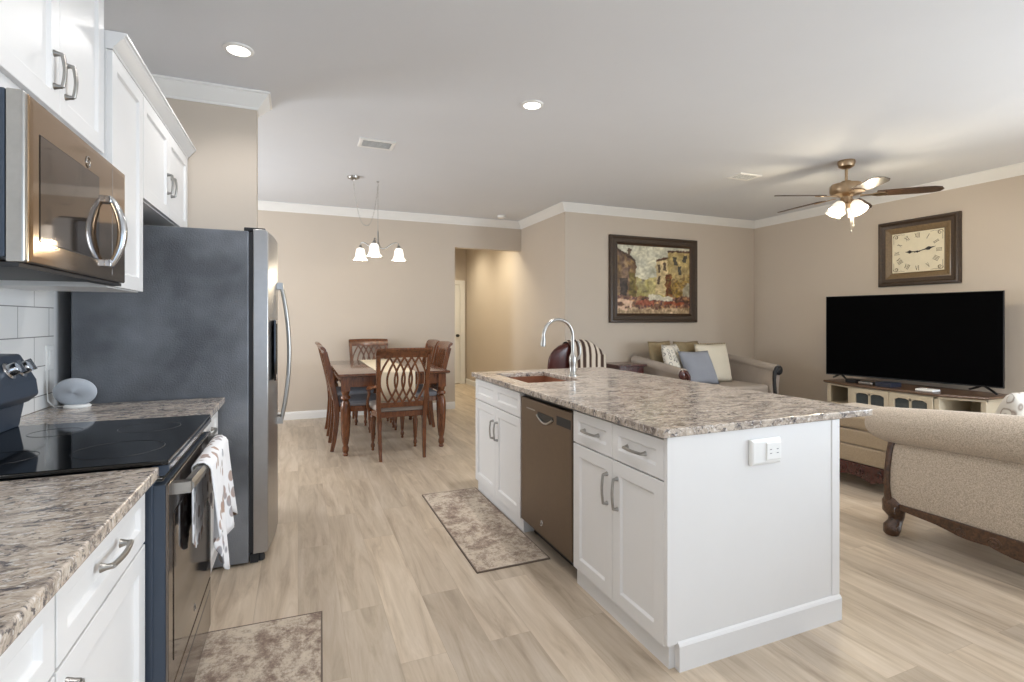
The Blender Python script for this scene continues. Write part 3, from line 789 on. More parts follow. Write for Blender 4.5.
# ================================================================ DINING
LEG = [(0, 0), (.018, 0), (.024, .012), (.018, .03), (.026, .045), (.028, .075), (.020, .10), (.027, .13), (.036, .20), (.044, .38), (.043, .46), (.034, .52), (.024, .54), (.040, .555), (.040, .575), (.026, .59), (.032, .61), (.036, .63)]
def table():
    x0, x1, y0, y1, zt = .352, 1.455, 5.17, 6.90, .800
    t = thing('dining_table', 'rectangular cherry wood dining table with turned legs and a cream runner', 'table', ((x0+x1)/2, (y0+y1)/2, 0))
    Mz = lambda u, v, h: (u, v, h)
    MB().rect(Mz, x0, x1, y0, y1, [(.012, zt-.032), (0, zt-.024), (0, zt-.010), (.006, zt-.002), (.012, zt)])  .build('tabletop', tabletop_m, t, smooth=30)
    i = .035
    MB().rect(Mz, x0+i+.02, x1-i-.02, y0+i+.02, y1-i-.02, [(0, zt-.135), (0, zt-.033), (.02, zt-.033), (.02, zt-.135)], cap=False).build('apron', cherry_m, t, bevel=.002)
    for x in (x0+.075, x1-.075):
        for y in (y0+.075, y1-.075):
            mb = MB().lathe([(r_*1.14, z_) for r_, z_ in LEG], (x, y, 0), 22); mb.box(x-.04, x+.04, y-.04, y+.04, .63, zt-.034)
            mb.build('leg', cherry_m, t, smooth=50)
table()
# runner lying along the table, hanging over both ends
def runner():
    zt = .8025; xa, xb = .73, 1.09; pr = []
    pr = [(5.160, .52), (5.160, .62), (5.160, .72), (5.161, .775), (5.168, zt+.001), (5.185, zt+.0015), (6.0, zt+.0015), (6.88, zt+.0015), (6.905, zt), (6.912, .76), (6.912, .60)]
    rings = []
    for i in range(13):
        x = xa+(xb-xa)*i/12
        rings.append([(x, y-(.006*abs(math.sin(i*1.1)) if z < .77 and y < 6 else 0), z) for y, z in pr])
    o = MB().loft(rings, closed=False, cap=False).build('table_runner', cloth_m, smooth=40)
    s_ = o.modifiers.new('thick', 'SOLIDIFY'); s_.thickness = .002; s_.offset = 1
    tag(o, 'cream linen runner along the dining table, hanging over its near end', 'table runner')
runner()
def back_y(z):      # lean of the chair back
    k = max(0, (z-.44)/.62); return -.02-.13*k**1.25
def make_chair(arms, seat_mat):
    t = thing('dining_chair', '', 'chair')
    for s_ in (-1, 1):
        pts = []
        for z, x, dy in ((0, .205, -.065), (.10, .207, -.045), (.22, .210, -.030), (.36, .214, -.018), (.44, .217, -.02)):
            pts.append((s_*x, dy, z))
        for i in range(1, 10):
            z = .44+.56*i/9; pts.append((s_*(.217+.020*(i/9)), back_y(z), z))
        sh = [(-1, -.75), (1, -.75), (1, .75), (-1, .75)]
        MB().tube(pts, [.018, .021, .024, .026, .027]+[.025]*9, shape=sh, up=(0, 1, 0)).build('rear_leg', cherry_m, t, W=False, bevel=.004)
    # top rail: curved with a rolled crest
    rings = []
    for i in range(15):
        u = -1+2*i/14; x = .258*u; yb = -.022*(1-u*u); r = []
        for a, b in ((.0, .965), (.018, .965), (.020, 1.0), (.018, 1.03), (.006, 1.052), (-.018, 1.058), (-.030, 1.046), (-.026, 1.03), (-.010, 1.02), (-.004, 1.0)):
            r.append((x, back_y(b)+a+yb, b+.006*(1-u*u)))
        rings.append(r)
    MB().loft(rings).build('top_rail', cherry_m, t, W=False, smooth=40)
    rings = []
    for i in range(9):
        u = -1+2*i/8; x = .215*u; yb = -.012*(1-u*u)
        rings.append([(x, back_y(z)+d+yb, z) for d, z in ((.012, .495), (.012, .545), (-.012, .545), (-.012, .495))])
    MB().loft(rings).build('lower_rail', cherry_m, t, W=False, bevel=.003)
    # interlaced oval lattice
    lat = MB(); z0, z1 = .54, .975
    sh = [(-1, -.8), (1, -.8), (1, .8), (-1, .8)]
    for c_ in (-.135, -.0675, 0, .0675, .135):
        for sgn in (-1, 1):
            pts = []
            for i in range(17):
                k = i/16; z = z0+(z1-z0)*k
                x = c_+sgn*.082*math.sin(PI*k); x = max(-.214, min(.214, x))
                pts.append((x, back_y(z)-.014*(1-(x/.22)**2)+(.003*sgn), z))
            lat.tube(pts, .0105, shape=sh, up=(0, 1, 0))
    lat.build('lattice', cherry_m, t, W=False)
    # seat frame and cushion
    def ring(z, g): return [(-.215-g, -.005-g*.3, z), (.215+g, -.005-g*.3, z), (.255+g, .22, z), (.250+g, .43+g, z), (.12, .455+g, z), (-.12, .455+g, z), (-.250-g, .43+g, z), (-.255-g, .22, z)]
    MB().loft([ring(.395, 0), ring(.450, 0)]).build('seat_frame', cherry_m, t, W=False, bevel=.005)
    def cr(z, s_): return [(x*s_, .22+(y-.22)*s_, z) for x, y, _ in ring(0, 0)]
    c_ = MB().loft([cr(.451, .97), cr(.475, 1.0), cr(.497, .97), cr(.508, .85), cr(.512, .55)]).build('seat_cushion', seat_mat, t, W=False, smooth=60, bevel=.004)
    FL_ = [(0, 0), (.012, 0), (.016, .01), (.012, .025), (.020, .04), (.021, .06), (.013, .08), (.018, .11), (.026, .22), (.028, .28), (.020, .31), (.028, .325), (.028, .345), (.020, .36), (.024, .394), (0, .394)]
    for s_ in (-1, 1):
        MB().lathe(FL_, (s_*.215, .40, 0), 16).build('front_leg', cherry_m, t, W=False, smooth=50)
    if arms:
        for s_ in (-1, 1):
            pts = [(s_*.232, -.055, .70), (s_*.258, .0, .688), (s_*.280, .07, .672), (s_*.290, .135, .662), (s_*.288, .175, .650), (s_*.285, .182, .630)]
            a = MB().tube(pts, [.015, .016, .018, .021, .021, .014], 10)
            a.tube([(s_*.268, .25, .43), (s_*.292, .20, .49), (s_*.296, .155, .55), (s_*.284, .14, .61), (s_*.286, .15, .655)], [.016, .014, .013, .014, .015], 10)
            a.build('arm', cherry_m, t, W=False, smooth=60)
    return t
ch_arm = make_chair(True, seattan_m); ch = make_chair(False, seatblue_m)
G = 'cherry chairs around the dining table'
spots = [(ch_arm, .915, 4.955, 0, 'cherry armchair with oval lattice back at the near end of the table'),
         (ch_arm, .89, 7.12, PI, 'cherry armchair at the far end of the table against the wall'),
         (ch, .378, 5.66, -PI/2, 'cherry side chair at the table\'s left side, nearer the viewer'),
         (ch, .378, 6.42, -PI/2, 'cherry side chair at the table\'s left side, farther back'),
         (ch, 1.48, 6.02, PI/2, 'cherry side chair at the table\'s right side, nearer the viewer'),
         (ch, 1.48, 6.60, PI/2, 'cherry side chair at the table\'s right side, farther back')]
seen = set()
for proto, x, y, rz, lb in spots:
    o = proto if id(proto) not in seen else copy_tree(proto)
    seen.add(id(proto)); o.location = (x, y, 0); o.rotation_euler = (0, 0, rz); o['label'] = lb; o['group'] = G

# ---- chandelier
def chandelier():
    cx_, cy_ = .815, 5.82
    t = thing('chandelier', 'nickel chandelier with bell shaped glass shades above the dining table', 'chandelier', (.815, 5.82, ZC))
    MB().lathe([(0, 0), (.02, -.035), (.055, -.022), (.062, -.004), (.062, 0)][::-1], (.545, 5.72, ZC), 28).build('canopy', steel_m, t, smooth=40)
    hk = MB().lathe([(.016, 0), (.014, -.008), (.004, -.012)], (cx_, cy_, ZC), 14)
    hk.tube([(cx_, cy_, ZC-.01), (cx_, cy_, ZC-.03), (cx_+.008, cy_, ZC-.045), (cx_, cy_, ZC-.055), (cx_-.008, cy_, ZC-.045)], .0022, 6)
    hk.build('hook', steel_m, t, smooth=60)
    chn = MB()
    a = Vector((.545, 5.72, ZC-.035)); b = Vector((cx_, cy_, ZC-.05))
    pts = []
    for i in range(49):
        k = i/48; u = 2*k-1
        p = a.lerp(b, (k if True else 0)**1.0); p = Vector((a.x+(b.x-a.x)*(.5+.5*(abs(u)**1.0*math.copysign(1, u))), a.y+(b.y-a.y)*k, 0))
        sag = .46*(1-abs(u)**2.6)
        p.z = a.z+(b.z-a.z)*k-sag; pts.append(p)
    for i in range(48):
        p, q = pts[i], pts[i+1]; m = (p+q)/2; d = (q-p); L = d.length*.62; d.normalize()
        sd = d.cross(Vector((0, 1, 0)) if i % 2 else Vector((1, 0, .3))).normalized()
        chn.tube([m+d*L*math.cos(2*PI*j/8)+sd*.0055*math.sin(2*PI*j/8) for j in range(8)], .0013, 4, loop=True)
    # chain down to the lamp body
    for i in range(26):
        z = ZC-.06-.020*i; sx_, sy_ = (1, 0) if i % 2 else (0, 1)
        chn.tube([(cx_+sx_*.0055*math.sin(2*PI*j/8), cy_+sy_*.0055*math.sin(2*PI*j/8), z-.010+.0125*math.cos(2*PI*j/8)) for j in range(8)], .0013, 4, loop=True)
    chn.build('chain', steel_m, t)
    bt = 2.09
    MB().lathe([(0, bt-.03), (.008, bt-.02), (.014, bt), (.026, bt+.02), (.028, bt+.045), (.016, bt+.07), (.009, bt+.10), (.008, bt+.20), (.004, bt+.22), (0, bt+.22)], (cx_, cy_, 0), 18).build('stem', steel_m, t, smooth=50)
    for deg in (13, 133, 253):
        a = math.radians(deg); dx, dy = math.cos(a), math.sin(a)
        pts = []
        for r_, z in ((.02, bt+.03), (.06, bt+.02), (.10, bt+.035), (.15, bt+.075), (.20, bt+.10), (.235, bt+.095), (.245, bt+.07)):
            pts.append((cx_+dx*r_, cy_+dy*r_, z))
        arm = MB().tube(pts, .007, 10); sx_, sy_ = cx_+dx*.245, cy_+dy*.245
        arm.lathe([(0, .085), (.012, .08), (.024, .05), (.024, .04), (0, .04)], (sx_, sy_, bt-.01), 16)
        arm.build('arm', steel_m, t, smooth=50)
        MB().lathe([(.024, .045), (.040, .035), (.050, .0), (.054, -.045), (.066, -.075), (.079, -.090), (.076, -.088), (.062, -.072), (.051, -.044), (.047, 0), (.037, .031), (.022, .041)], (sx_, sy_, bt-.005), 24).build('shade', shade_m, t, smooth=60)
        point('chandelier_bulb', (sx_, sy_, bt-.12), 5, (1, .85, .62), .03)
chandelier()

# ---- ceiling fan
def fan():
    fx, fy = 4.87, 3.34
    t = thing('ceiling_fan', 'brass ceiling fan with five dark wooden blades and lit glass shades', 'ceiling fan', (fx, fy, ZC))
    MB().lathe([(0, 0), (.072, 0), (.076, -.02), (.066, -.055), (.035, -.075), (.016, -.08), (0, -.08)], (fx, fy, ZC), 28).build('canopy', brass_m, t, smooth=40)
    MB().lathe([(.013, -.07), (.013, -.20)], (fx, fy, ZC), 14).build('downrod', brass_m, t, smooth=50)
    MB().lathe([(0, -.19), (.04, -.195), (.05, -.21), (.125, -.225), (.140, -.245), (.140, -.30), (.125, -.325), (.07, -.335), (.05, -.35), (.05, -.40), (.062, -.42), (.05, -.45), (0, -.455)], (fx, fy, ZC), 32).build('motor_housing', brass_m, t, smooth=40)
    zb = ZC-.335
    for i in range(5):
        a = math.radians(20+72*i); c_, s_ = math.cos(a), math.sin(a)
        def T(r_, w_, h_): return (fx+c_*r_-s_*w_, fy+s_*r_+c_*w_, zb+h_-.02*(r_-.1)/.6)
        pitch = .2
        poly = [(.24, -.052), (.30, -.060), (.55, -.068), (.66, -.064), (.715, -.045), (.735, 0), (.715, .045), (.66, .064), (.55, .068), (.30, .060), (.24, .052)]
        b = MB().loft([[T(r_, w_, -w_*pitch+dz) for r_, w_ in poly] for dz in (-.004, .004)]).build('blade', blade_m, t, bevel=.0015)
        br = MB().loft([[T(r_, w_, -w_*pitch+dz) for r_, w_ in ((.11, -.018), (.20, -.014), (.25, -.042), (.30, -.036), (.325, 0), (.30, .036), (.25, .042), (.20, .014), (.11, .018))] for dz in (-.013, -.005)])
        br.build('blade_bracket', brass_m, b, bevel=.001)
    for i in range(4):
        a = math.radians(22+90*i)-YAW; dx, dy = math.cos(a), math.sin(a)
        sx_, sy_ = fx+dx*.075, fy+dy*.075; z0 = ZC-.405
        arm = MB().tube([(fx+dx*.035, fy+dy*.035, z0+.005), (fx+dx*.06, fy+dy*.06, z0+.012), (sx_, sy_, z0)], .009, 10)
        ax = Vector((dx*.55, dy*.55, -.83)).normalized(); u = ax.cross(Vector((0, 0, 1))).normalized(); v = ax.cross(u)
        arm.build('light_arm', brass_m, t, smooth=50)
        c0 = Vector((sx_, sy_, z0))
        rings = [[c0+ax*h_+(u*math.cos(2*PI*j/24)+v*math.sin(2*PI*j/24))*r_*(1+.05*math.cos(8*2*PI*j/24)*(h_/.12)) for j in range(24)] for r_, h_ in ((.022, 0), (.040, .015), (.054, .045), (.060, .08), (.070, .115), (.067, .115), (.056, .08), (.050, .045), (.036, .018), (.018, .004))]
        MB().loft(rings).build('shade', fanshade_m, t, smooth=60)
        point('fan_bulb', tuple(c0+ax*.16), 7, (1, .86, .62), .03)
    for dx, l_ in ((.02, .20), (-.015, .26)):
        MB().tube([(fx+dx, fy-.055, ZC-.42), (fx+dx, fy-.056, ZC-.42-l_)], .0016, 6).lathe([(0, 0), (.007, .004), (.006, .02), (0, .024)], (fx+dx, fy-.056, ZC-.44-l_), 10).build('pull_chain', steel_m, t, smooth=50)
fan()

# ================================================================ LIVING ROOM WALLS: painting, clock
def painting():
    x0, x1, z0, z1 = 3.912, 5.42, 1.284, 2.486; Y = 5.979
    t = thing('framed_painting', 'large dark-framed painting of a village street on the sofa wall', 'picture', ((x0+x1)/2, Y, z0))
    M = lambda u, v, h: (u, Y-h, v)
    MB().rect(M, x0, x1, z0, z1, [(0, 0), (0, .035), (.012, .050), (.03, .052), (.045, .040), (.085, .034), (.10, .038), (.112, .026), (.112, 0)], cap=False).build('frame', framewood_m, t, smooth=20)
    MB().rect(M, x0+.112, x1-.112, z0+.112, z1-.112, [(0, .004), (0, .030), (.006, .032), (.016, .022), (.016, .004)], cap=False).build('liner', darkwood_m, t)
    a0, a1, b0, b1 = x0+.127, x1-.127, z0+.127, z1-.127
    W_, H_ = 132, 104
    rnd = random.Random(3)
    grid = {}
    def vn(x, y, s):
        def h(i, j):
            k = (i*73856093) ^ (j*19349663) ^ (s*83492791); k = (k ^ (k >> 13))*1274126177 & 0xffffffff
            return (k & 0xffff)/65535
        i, j = math.floor(x), math.floor(y); fx_, fy_ = x-i, y-j
        fx_ = fx_*fx_*(3-2*fx_); fy_ = fy_*fy_*(3-2*fy_)
        return (h(i, j)*(1-fx_)+h(i+1, j)*fx_)*(1-fy_)+(h(i, j+1)*(1-fx_)+h(i+1, j+1)*fx_)*fy_
    def paint(u, v):
        u0_, v0_ = u, v
        u = u+.030*(vn(u0_*16, v0_*16, 11)-.5)+.014*(vn(u0_*48, v0_*48, 12)-.5); v = v+.030*(vn(u0_*16, v0_*16, 13)-.5)+.014*(vn(u0_*48, v0_*48, 14)-.5)
        n = vn(u*9, v*8, 1); n2 = vn(u*26, v*22, 2); n3 = vn(u*55, v*45, 3)
        c = (196+22*n, 194+18*n, 176+10*n)                                   # hazy sky
        if v < .42+.18*vn(u*9, 0, 5)+.16*abs(u-.42): c = (132+50*n2, 124+44*n2, 76+30*n)     # trees in the distance
        if .42 < u < .56 and v < .5+.1*n: c = (178+25*n2, 166+22*n2, 120)
        roof = .97-.72*u
        if u < .25 and v < roof:                                              # house at left
            c = (104+44*n2, 80+36*n2, 54+22*n)
            if v > roof-.045: c = (70, 46, 32)
            if .04 < u < .13 and .20 < v < .52: c = (52, 36, 26)
            if .155 < u < .24 and v < .55+.1*n: c = (88+36*n2, 74+34*n2, 34)   # ivy
        if .14 < u < .175 and .84 < v < .95: c = (96, 78, 60)
        if .52 < u < .72 and .28 < v < .80+.35*(u-.52):                       # pale house
            c = (204+14*n2, 184+12*n2, 142)
            if v > .765+.35*(u-.52): c = (92, 60, 40)
            for a, b in ((.565, .68), (.645, .70), (.565, .50)):
                if abs(u-a) < .018 and abs(v-b) < .055: c = (92, 72, 54)
        if u > .68 and v < .93+.04*u and v > .2:                              # tall ochre house
            c = (166+24*n2, 146+20*n2, 104)
            if v > .90+.04*u: c = (84, 58, 40)
            for a, b in ((.79, .80), (.93, .84), (.86, .66)):
                if abs(u-a) < .026 and abs(v-b) < .06: c = (66, 62, 52)
        if u > .66 and v < .52+.18*(u-.66)*n*3+.1*n2-.1: c = (110+70*n3, 92+50*n3, 48+26*n2)
        if .66 < u < .74 and v < .60 and v > .22: c = (96+40*n2, 56+40*n3, 36)
        if (u-.97)**2/.006+(v-.22)**2/.06 < 1: c = (158, 150, 126)
        if v < .26: c = (92+86*n3*n2*1.6, 62+70*n3*n2*1.5, 42+46*n2)                       # terrace
        if .25 < u < .5 and .12 < v < .19: c = (140+30*n3, 84, 58)
        if .42 < u < .74 and .19 < v-.1*(.58-u) < .27: c = (214, 206, 184)      # white cloth
        if .64 < u < .92 and .13 < v < .17: c = (150, 76, 44)
        if v < .08: c = (150+46*n3, 126+42*n3, 96+34*n3)
        if .46 < u < .60 and .06 < v < .14 and n2 > .5: c = (96, 62, 44)
        if u < .2 and .04 < v < .2 and n2 > .55: c = (206, 170, 140)
        j = (n3-.5)*44+(n2-.5)*40+(n-.5)*26
        k = 1.0
        return [max(0, min(255, (q+j)*k)) for q in c]
    me = bpy.data.meshes.new('canvas'); vs_ = []; cols = []
    for j in range(H_+1):
        for i in range(W_+1):
            u, v = i/W_, j/H_
            vs_.append((a0+(a1-a0)*u-t.location.x, Y-.012-t.location.y, b0+(b1-b0)*v-t.location.z)); cols.append(hexc(*paint(u, v)))
    fs = [(j*(W_+1)+i, j*(W_+1)+i+1, (j+1)*(W_+1)+i+1, (j+1)*(W_+1)+i) for j in range(H_) for i in range(W_)]
    o4 = len(vs_)
    for (i, j) in ((0, 0), (W_, 0), (W_, H_), (0, H_)):
        p = vs_[j*(W_+1)+i]; vs_.append((p[0], p[1]+.008, p[2])); cols.append((.3, .25, .2, 1))
    fs.append((o4+3, o4+2, o4+1, o4))
    me.from_pydata(vs_, [], fs)
    at = me.color_attributes.new('paint', 'FLOAT_COLOR', 'POINT')
    for k, c in enumerate(cols): at.data[k].color = c
    m, nt, b = base('oil_paint', (1, 1, 1, 1), .45)
    an = nn(nt, 'ShaderNodeAttribute', attribute_name='paint'); nt.links.new(an.outputs['Color'], b.inputs['Base Color'])
    bump(nt, b, noise(nt, coords(nt), 120, 4), .25, .002)
    me.materials.append(m)
    o = bpy.data.objects.new('canvas', me); COL.objects.link(o); o.parent = t
painting()
def clock():
    y0, y1, z0, z1 = 3.25, 4.095, 1.722, 2.49; X = 6.579
    t = thing('wall_clock', 'square framed clock with Roman numerals above the television', 'clock', (X, (y0+y1)/2, z0))
    M = lambda u, v, h: (X-h, y1-u, v)       # u runs to the viewer's right
    Wd = y1-y0
    MB().rect(M, 0, Wd, z0, z1, [(0, 0), (0, .03), (.012, .05), (.03, .052), (.05, .038), (.085, .030), (.085, 0)], cap=False).build('frame', framewood_m, t, smooth=20)
    MB().rect(M, .085, Wd-.085, z0+.085, z1-.085, [(0, .002), (0, .032), (.01, .034), (.055, .022), (.062, .026), (.068, .020), (.068, .002)], cap=False).build('liner', goldframe_m, t, smooth=20)
    f0, f1, g0, g1 = .150, Wd-.150, z0+.150, z1-.150
    face_m = plain('aged_clock_face', hexc(230, 220, 194), .6, var=.05, vs_=9)
    MB().rect(M, f0, f1, g0, g1, [(0, .004), (0, .016)]).build('face', face_m, t)
    ink = plain('clock_ink', hexc(112, 98, 74), .6, var=.1)
    dark = plain('clock_hand_black', hexc(36, 32, 28), .4, var=.1)
    cu, cv = (f0+f1)/2, (g0+g1)/2; ru, rv = (f1-f0)/2, (g1-g0)/2
    nm = MB()
    def bar(p, q, wd, h=.0172):
        p = Vector(p); q = Vector(q); d = (q-p).normalized(); n_ = Vector((-d.y, d.x))*wd/2
        P4 = [p-n_, q-n_, q+n_, p+n_]
        nm.loft([[M(cu+a.x, cv+a.y, hh) for a in P4] for hh in (.016, h)])
    R = ['XII', 'I', 'II', 'III', 'IIII', 'V', 'VI', 'VII', 'VIII', 'IX', 'X', 'XI']
    def glyphs(s_, c0, ang):
        wds = {'I': .014, 'V': .028, 'X': .028}; tot = sum(wds[g] for g in s_); hgt = .052
        x = -tot/2; ca, sa = math.cos(ang), math.sin(ang)
        def T(a, b): return (c0[0]+a*ca-b*sa, c0[1]+a*sa+b*ca)
        for g in s_:
            w_ = wds[g]; h2 = hgt/2; a, b = x+.003, x+w_-.003
            if g == 'I': bar(T((a+b)/2, -h2), T((a+b)/2, h2), .0055); bar(T(a-.001, -h2), T(b+.001, -h2), .003); bar(T(a-.001, h2), T(b+.001, h2), .003)
            if g == 'V': bar(T(a, h2), T((a+b)/2, -h2), .0055); bar(T(b, h2), T((a+b)/2, -h2), .003)
            if g == 'X': bar(T(a, h2), T(b, -h2), .0055); bar(T(b, h2), T(a, -h2), .003)
            x += w_
    for i, s_ in enumerate(R):
        a = PI/2-2*PI*i/12
        glyphs(s_, (ru*.80*math.cos(a), rv*.80*math.sin(a)), a-PI/2 if 0 <= math.sin(a)+1e-6 else a+PI/2)
    nm.build('numerals', ink, t)
    sc_ = MB()
    for sx_ in (-1, 1):
        for sy_ in (-1, 1):
            o_ = (cu+sx_*(ru-.045), cv+sy_*(rv-.045))
            for r0, ph in ((.032, 0), (.02, 1.5)):
                sc_.tube([M(o_[0]+sx_*(r0*(1-i/22))*math.cos(ph+i*.42)*1.0, o_[1]+sy_*(r0*(1-i/22))*math.sin(ph+i*.42), .0168) for i in range(19)], .0022, 5)
            sc_.tube([M(cu+sx_*(ru-.02), cv+sy_*(rv-.02-.10*i/6)+.004*math.sin(i*2), .0168) for i in range(7)], .0018, 5)
            sc_.tube([M(cu+sx_*(ru-.02-.12*i/6), cv+sy_*(rv-.02)+.004*math.sin(i*2), .0168) for i in range(7)], .0018, 5)
    sc_.build('corner_scrolls', ink, t)
    def hand(ang, L, name):
        mb = MB(); ca, sa = math.cos(ang), math.sin(ang)
        for pr in ([(-.03, .004), (.25*L, .004), (.45*L, .006), (.55*L, .016), (.66*L, .020), (.76*L, .008), (L, .001)],):
            up = [(r_, w_) for r_, w_ in pr]; dn = [(r_, -w_) for r_, w_ in reversed(pr)]
            poly = up+dn
            mb.loft([[M(cu+r_*ca-w_*sa, cv+r_*sa+w_*ca, h_) for r_, w_ in poly] for h_ in (.020, .0225)])
        mb.build(name, dark, t)
    hand(math.radians(180-3), .125, 'hour_hand'); hand(math.radians(12), .19, 'minute_hand')
    c_ = MB().lathe([(0, 0), (.012, 0), (.010, .01), (0, .012)], (0, 0, 0), 16, 'x'); c_.v = [(X-.016-x, (y1-cu)+y, cv+z) for x, y, z in c_.v]
    c_.build('hub', dark, t, smooth=50)
clock()

# ================================================================ TELEVISION AND CONSOLE
a_ = Vector((6.01, 4.375)); b_ = Vector((6.315, 2.775)); TV_D = (b_-a_).normalized(); TV_N = Vector((TV_D.y, -TV_D.x))
if TV_N.x > 0: TV_N = -TV_N
L_ = (b_-a_).length
t = thing('television', 'very large black flat television on the low console', 'television', ((a_.x+b_.x)/2, (a_.y+b_.y)/2, .6))
M = lambda u, v, h: (a_.x+TV_D.x*u+TV_N.x*h, a_.y+TV_D.y*u+TV_N.y*h, v)
MB().rect(M, 0, L_, .655, 1.607, [(.02, -.03), (0, -.022), (0, .004), (.006, .006)]).build('housing', black_m, t, bevel=.002)
MB().rect(M, .008, L_-.008, .668, 1.60, [(0, .0062), (0, .0072)]).build('screen', screen_m, t)
for u in (.16, L_-.16):
    f = MB()
    for s_ in (-1, 1):
        f.tube([M(u, .672, -.012), M(u+s_*.04, .650, -.005+.02*s_), M(u+s_*.12, .614, .10*s_), M(u+s_*.135, .611, .13*s_)], [.012, .012, .010, .010], 8)
    f.build('foot', black_m, t, smooth=50)
def console():
    t = thing('tv_console', 'low cream media console with walnut top and glass doors under the television', 'media console', (6.1, 3.45, 0))
    # plan: centre section forward, ends angled back
    pl = [(6.36, 2.75), (5.96, 2.75), (5.78, 3.06), (5.78, 3.93), (5.88, 4.26), (6.36, 4.26)]
    def off(p, d): return (p[0]-(d if p[0] < 6.3 else 0), p[1]+(-d if p[1] < 3.4 else d)) 
    MB().loft([[(*off(p, .02), .570) for p in pl], [(*off(p, .035), .582) for p in pl], [(*off(p, .03), .600) for p in pl]]).build('top', walnut_m, t, bevel=.003)
    MB().loft([[(*off(p, .012), z) for p in pl] for z in (0, .09)]).build('plinth', cream_m, t, bevel=.004)
    MB().box(6.33, 6.36, 2.75, 4.26, .09, .57).build('back_panel', cream_m, t)
    sh = MB()
    for z in (.092, .33, .548): sh.loft([[(x, y, zz) for x, y in pl] for zz in (z, z+.02)])
    sh.build('shelf', cream_m, t)
    for x, y in ((5.975, 2.772), (5.80, 3.065), (5.80, 3.925), (5.895, 4.24)):
        MB().box(x-.02, x+.02, y-.022, y+.022, .09, .568).build('post', cream_m, t, bevel=.003)
    for y in (3.06, 3.93): MB().box(5.822, 6.328, y-.01, y+.01, .112, .546).build('divider', cream_m, t)
    for y, xx in ((2.76, 5.997), (4.25, 5.917)): MB().box(xx, 6.328, y-.008, y+.008, .112, .546).build('side_panel', cream_m, t)
    M = FL(5.778)
    for a, b, kn in ((3.090, 3.492, 3.46), (3.498, 3.900, 3.53)):
        d = MB().rect(M, a, b, .10, .560, [(0, 0), (0, .018), (.045, .018), (.05, .012), (.05, 0)], cap=False)
        c_ = (a+b)/2
        d.box(5.762, 5.776, c_-.010, c_+.010, .14, .52)
        d.box(5.762, 5.776, a+.04, b-.04, .31, .33)
        for s_ in (-1, 1):      # arched heads of the lights
            ya, yb = (a+.045, c_) if s_ < 0 else (c_, b-.045)
            arcp = [(ya+(yb-ya)*i/8, .490+.028*math.sin(PI*i/8)) for i in range(9)]
            d.loft([[(xx, y, z) for y, z in arcp+[(yb, .53), (ya, .53)]] for xx in (5.762, 5.776)])
        d = d.build('door', cream_m, t)
        MB().box(5.779, 5.782, a+.045, b-.045, .14, .52).build('glass', cabglass_m, d)
        MB().tube([(5.752, kn, .30), (5.742, kn, .31), (5.742, kn, .35), (5.752, kn, .36)], .005, 8).build('handle', hinge_m, d, smooth=50)
console()
o = MB().box(5.84, 5.93, 3.90, 4.02, .6005, .640).build('streaming_box', black_m, bevel=.004); tag(o, 'small black box on the console under the television\'s left end', 'media box')
o = MB().box(5.80, 5.98, 3.50, 3.66, .6005, .648).build('cable_box', plain('navy_plastic', hexc(44, 48, 62), .3), bevel=.004); tag(o, 'dark blue-grey cable box on the console, right of the small black box', 'media box')
o = MB().box(5.82, 5.95, 3.12, 3.28, .6005, .622).build('white_box', white_plastic_m, bevel=.006); tag(o, 'small flat white box on the console under the television', 'media box')
o.name = 'media_player'
o = MB().box(5.82, 5.92, 3.70, 3.86, .6005, .632).build('game_controller', steel_m, bevel=.010, seg=3); o.name = 'remote_dock'; tag(o, 'small silver device on the console between the black and blue-grey boxes', 'media box')

# ================================================================ SOFA (right, seen from behind)
def superpillow(mb, c, ux, uy, un, w_, h_, th, n=14):
    """soft pillow: c centre, ux/uy in-plane unit vectors, un thickness direction"""
    ux, uy, un, c = Vector(ux).normalized(), Vector(uy).normalized(), Vector(un).normalized(), Vector(c)
    for sgn in (1, -1):
        pts = []
        for j in range(n+1):
            for i in range(n+1):
                a = -1+2*i/n; b = -1+2*j/n
                e = max(0, (1-a*a))**.42*max(0, (1-b*b))**.42
                pin = 1-.07*(1-a*a)*0-.06*(1-abs(a))*abs(b)**3
                pin2 = 1-.06*(1-abs(b))*abs(a)**3
                pts.append(c+ux*(a*w_/2*pin2)+uy*(b*h_/2*pin)+un*(sgn*th/2*e))
        fs = [(j*(n+1)+i, j*(n+1)+i+1, (j+1)*(n+1)+i+1, (j+1)*(n+1)+i) for j in range(n) for i in range(n)]
        if sgn < 0: fs = [f[::-1] for f in fs]
        mb.add(pts, fs)
    return mb
def weld(o):
    bm = bmesh.new(); bm.from_mesh(o.data); bmesh.ops.remove_doubles(bm, verts=bm.verts, dist=.0005)
    bmesh.ops.recalc_face_normals(bm, faces=bm.faces); bm.to_mesh(o.data); bm.free(); return o
def pillow(c, ux, uy, un, w_, h_, th, mat, label, group=None):
    o = weld(superpillow(MB(), c, ux, uy, un, w_, h_, th).build('throw_pillow', mat, smooth=80))
    return tag(o, label, 'pillow', group)
